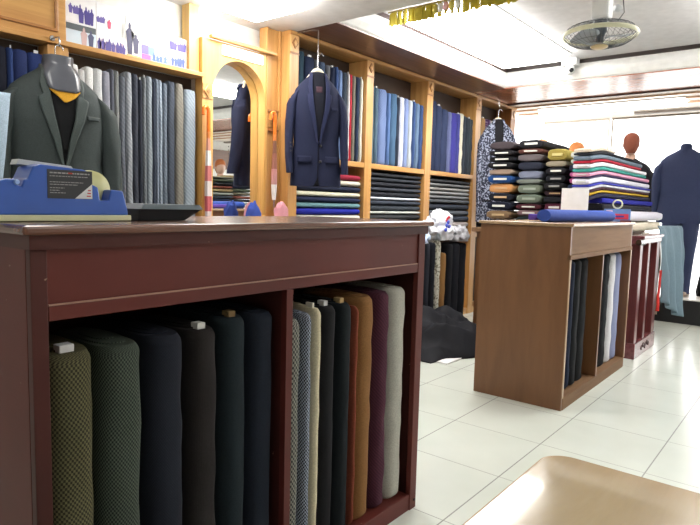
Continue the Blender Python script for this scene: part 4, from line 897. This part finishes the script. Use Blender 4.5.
MB().lathe(fc, [(.010, -.04), (.018, -.036), (.020, -.015), (.026, .006), (.034, .012), (.036, .055), (.030, .072), (.02, .074)], 28).build('motor', plain((84, 90, 100), .4), t, label='dark grey motor')
for k in range(3):
    a = 2 * PI * k / 3 + .5
    def bl(u, v, a=a):
        r = .03 + .125 * u; w = (.030 + .05 * math.sin(PI * min(1, u * .9))) * (v - .5) * 2; z = -.02 + .016 * (v - .5) * 2
        return fc + Vector((r * math.cos(a) - w * math.sin(a), r * math.sin(a) + w * math.cos(a), z))
    MB().grid(bl, 10, 6).build('blade', plain((156, 164, 172), .25), t, solid=.002)
MB().box(3.265, 3.35, .965, 1.055, 2.095, 2.33).build('bracket', WHITE, t, bevel=.015)
MB().lathe((3.307, 1.01, 2.33), [(.03, 0), (.035, .05), (.06, .08), (.065, .088)], 24).build('ceiling_mount', WHITE, t)
MB().lathe((3.385, .955, 2.165), [(.015, -.02), (.022, 0), (.015, .02)], 18, (1, -1, 0)).build('oscillation_knob', plain((214, 216, 218), .4), t)
MB().tube([(3.385, .95, 2.10), (3.42, .93, 2.15), (3.41, .94, 2.24), (3.385, .96, 2.32), (3.38, .97, 2.41)], .003, 6).build('power_cord', plain((70, 70, 74), .5), t)

t = thing('security_camera', 'small white security camera mounted on the cove trim under the fan', 'security camera', (5.34, 1.86, 2.42))
MB().box(5.28, 5.37, 1.80, 1.93, 2.355, 2.418).build('mount', WHITE, t, bevel=.006)
MB().lathe((5.325, 1.865, 2.355), [(.040, 0), (.042, -.03), (.036, -.055), (.02, -.07), (.004, -.075)], 24).build('housing', plain((228, 230, 232), .3), t)
MB().lathe((5.297, 1.845, 2.315), [(.018, .010), (.020, -.006), (.014, -.010)], 20, (.9, .75, .3)).build('lens', plain((30, 30, 34), .15), t)

t = thing('fringe_garland', 'gold tinsel fringe garland hanging along the edge of the low ceiling', 'garland', (2.94, 1.7, 2.24))
MB().tube([(2.938, 1.05 + .107 * k, 2.232) for k in range(11)], .005, 8).build('cord', plain((150, 130, 70), .4), t)
rg = random.Random(4); g = MB(); y = 1.06
GO = plain((176, 160, 52), .28, .55)
while y < 2.11:
    if not (1.63 < y < 1.83 and rg.random() < .75):
        w2 = rg.uniform(.014, .024); L = rg.uniform(.068, .082); dx = rg.uniform(-.004, .008); g.obox((2.942 + dx, y, 2.23 - L / 2), (.0008, .0004, 0), (rg.uniform(-.0004, .001), w2 * .5, 0), (rg.uniform(-.003, .003), rg.uniform(-.002, .002), L / 2))
    y += rg.uniform(.010, .017)
st = g.build('fringe', GO, t); st['kind'] = 'stuff'
for k, (yy, c) in enumerate([(1.66, (228, 226, 216)), (1.70, (206, 190, 90)), (1.735, (220, 170, 170)), (1.77, (232, 230, 224)), (1.805, (206, 190, 90))]):
    MB().lathe((2.947, yy, 2.20), [(.003, -.03), (.014, -.018), (.017, 0), (.014, .018), (.003, .03)], 16, (0, 0, 1)).build('ornament', plain(c, .25, .2), t)

# ------------------------------------------------------------------ foreground table
t = thing('round_cornered_table', 'light wood table with rounded corner in the near foreground', 'table', (.75, -.1, 0))
TW = wood((170, 146, 102), (154, 130, 88), 'x', rough=.2, coat=1.0, streak=5)
TW.node_tree.nodes['Principled BSDF'].inputs['Coat Roughness'].default_value = .06
def rrect(x0, x1, y0, y1, r):
    P_ = []
    for cx, cy, a in ((x1 - r, y1 - r, 0), (x0 + r, y1 - r, 90), (x0 + r, y0 + r, 180), (x1 - r, y0 + r, 270)):
        for k in range(9): q = math.radians(a + k * 90 / 8); P_.append((cx + r * math.cos(q), cy + r * math.sin(q)))
    return P_
MB().prism(rrect(.15, 1.434, -.65, .492, .06), 'z', .4856, .50).build('table_top', TW, t)
MB().prism(rrect(.148, 1.436, -.655, .497, .063), 'z', .482, .4990).build('edge_band', plain((172, 142, 96), .4), t, label='darker tan edge band')
for x in (.25, 1.30):
    for y in (-.55, .36):
        MB().tube([(x, y, .002), (x, y, .484)], .022, 14).build('leg', METAL, t)

# ------------------------------------------------------------------ the far side of the room, seen in the mirror
t = thing('stock_table', 'table of fabric piles on the far side of the aisle, seen in the arched mirror', 'table', (5.3, -1.0, 0))
MB().box(4.2, 6.3, -1.55, -.75, .82, .86).build('table_top', BRNX, t)
for x in (4.25, 6.2):
    for y in (-1.5, -.82): MB().box(x, x + .05, y, y + .05, 0, .819).build('leg', BRN, t)
rr = random.Random(77)
pal = [('sand', (170, 150, 110)), ('slate', (84, 92, 104)), ('moss', (92, 100, 84)), ('rust', (140, 80, 70)), ('pale grey', (160, 164, 160)), ('navy', (44, 52, 80)), ('stone', (128, 124, 108)), ('charcoal', (50, 52, 58))]
for cidx in range(4):
    z = .862; x = 4.28 + cidx * .5
    for i in range(13):
        nm, c = pal[(i * 3 + cidx * 2 + (i // 2)) % 8]; dz = rr.uniform(.04, .055)
        o = lying(x + rr.uniform(0, .02), x + .46, -1.35, -.80 + rr.uniform(-.015, 0), z, z + dz, cloth('plain', c), '%s folded bolt, %s from the bottom of pile number %s across the aisle, seen in the mirror' % (nm, ORD[i], ['one', 'two', 'three', 'four'][cidx]), 'folded bolts across the aisle', 700 + cidx * 20 + i)
        o['label'] = '%s folded bolt %s from the bottom in the %s pile mirrored in the arch' % (nm, ORD[i], ORD[cidx])
        z += dz
mannequin((6.28, -1.80, .002), math.radians(200), cloth('plain', (176, 140, 120)), 'mannequin with orange hair in a beige jacket reflected in the arched mirror', (hs, plain((176, 104, 60), .8)), H=.86)
t = thing('air_conditioner', 'pale wall air conditioner grille high across the aisle, seen in the mirror', 'air conditioner', (4.7, -3.1, 2.12))
MB().box(4.0, 5.39, -3.199, -2.95, 2.12, 2.415).build('housing', plain((206, 210, 212), .5), t, bevel=.02)
for k in range(5): MB().box(4.1, 5.3, -2.951, -2.943, 2.15 + .045 * k, 2.172 + .045 * k).build('louver', plain((90, 94, 98), .5), t)
struct(box('trim_11', SOF, 2.0, 7.8, -3.195, -3.12, 1.72, 2.08))

# ------------------------------------------------------------------ world and view
wd = bpy.data.worlds.new('world'); sc.world = wd; wd.use_nodes = True
bgn = wd.node_tree.nodes['Background']; bgn.inputs[0].default_value = (1.0, .99, .97, 1); bgn.inputs[1].default_value = 2.2
sc.view_settings.view_transform = 'Standard'; sc.view_settings.look = 'None'; sc.view_settings.gamma = 1; sc.view_settings.use_curve_mapping = False
sc.view_settings.exposure = 1.0
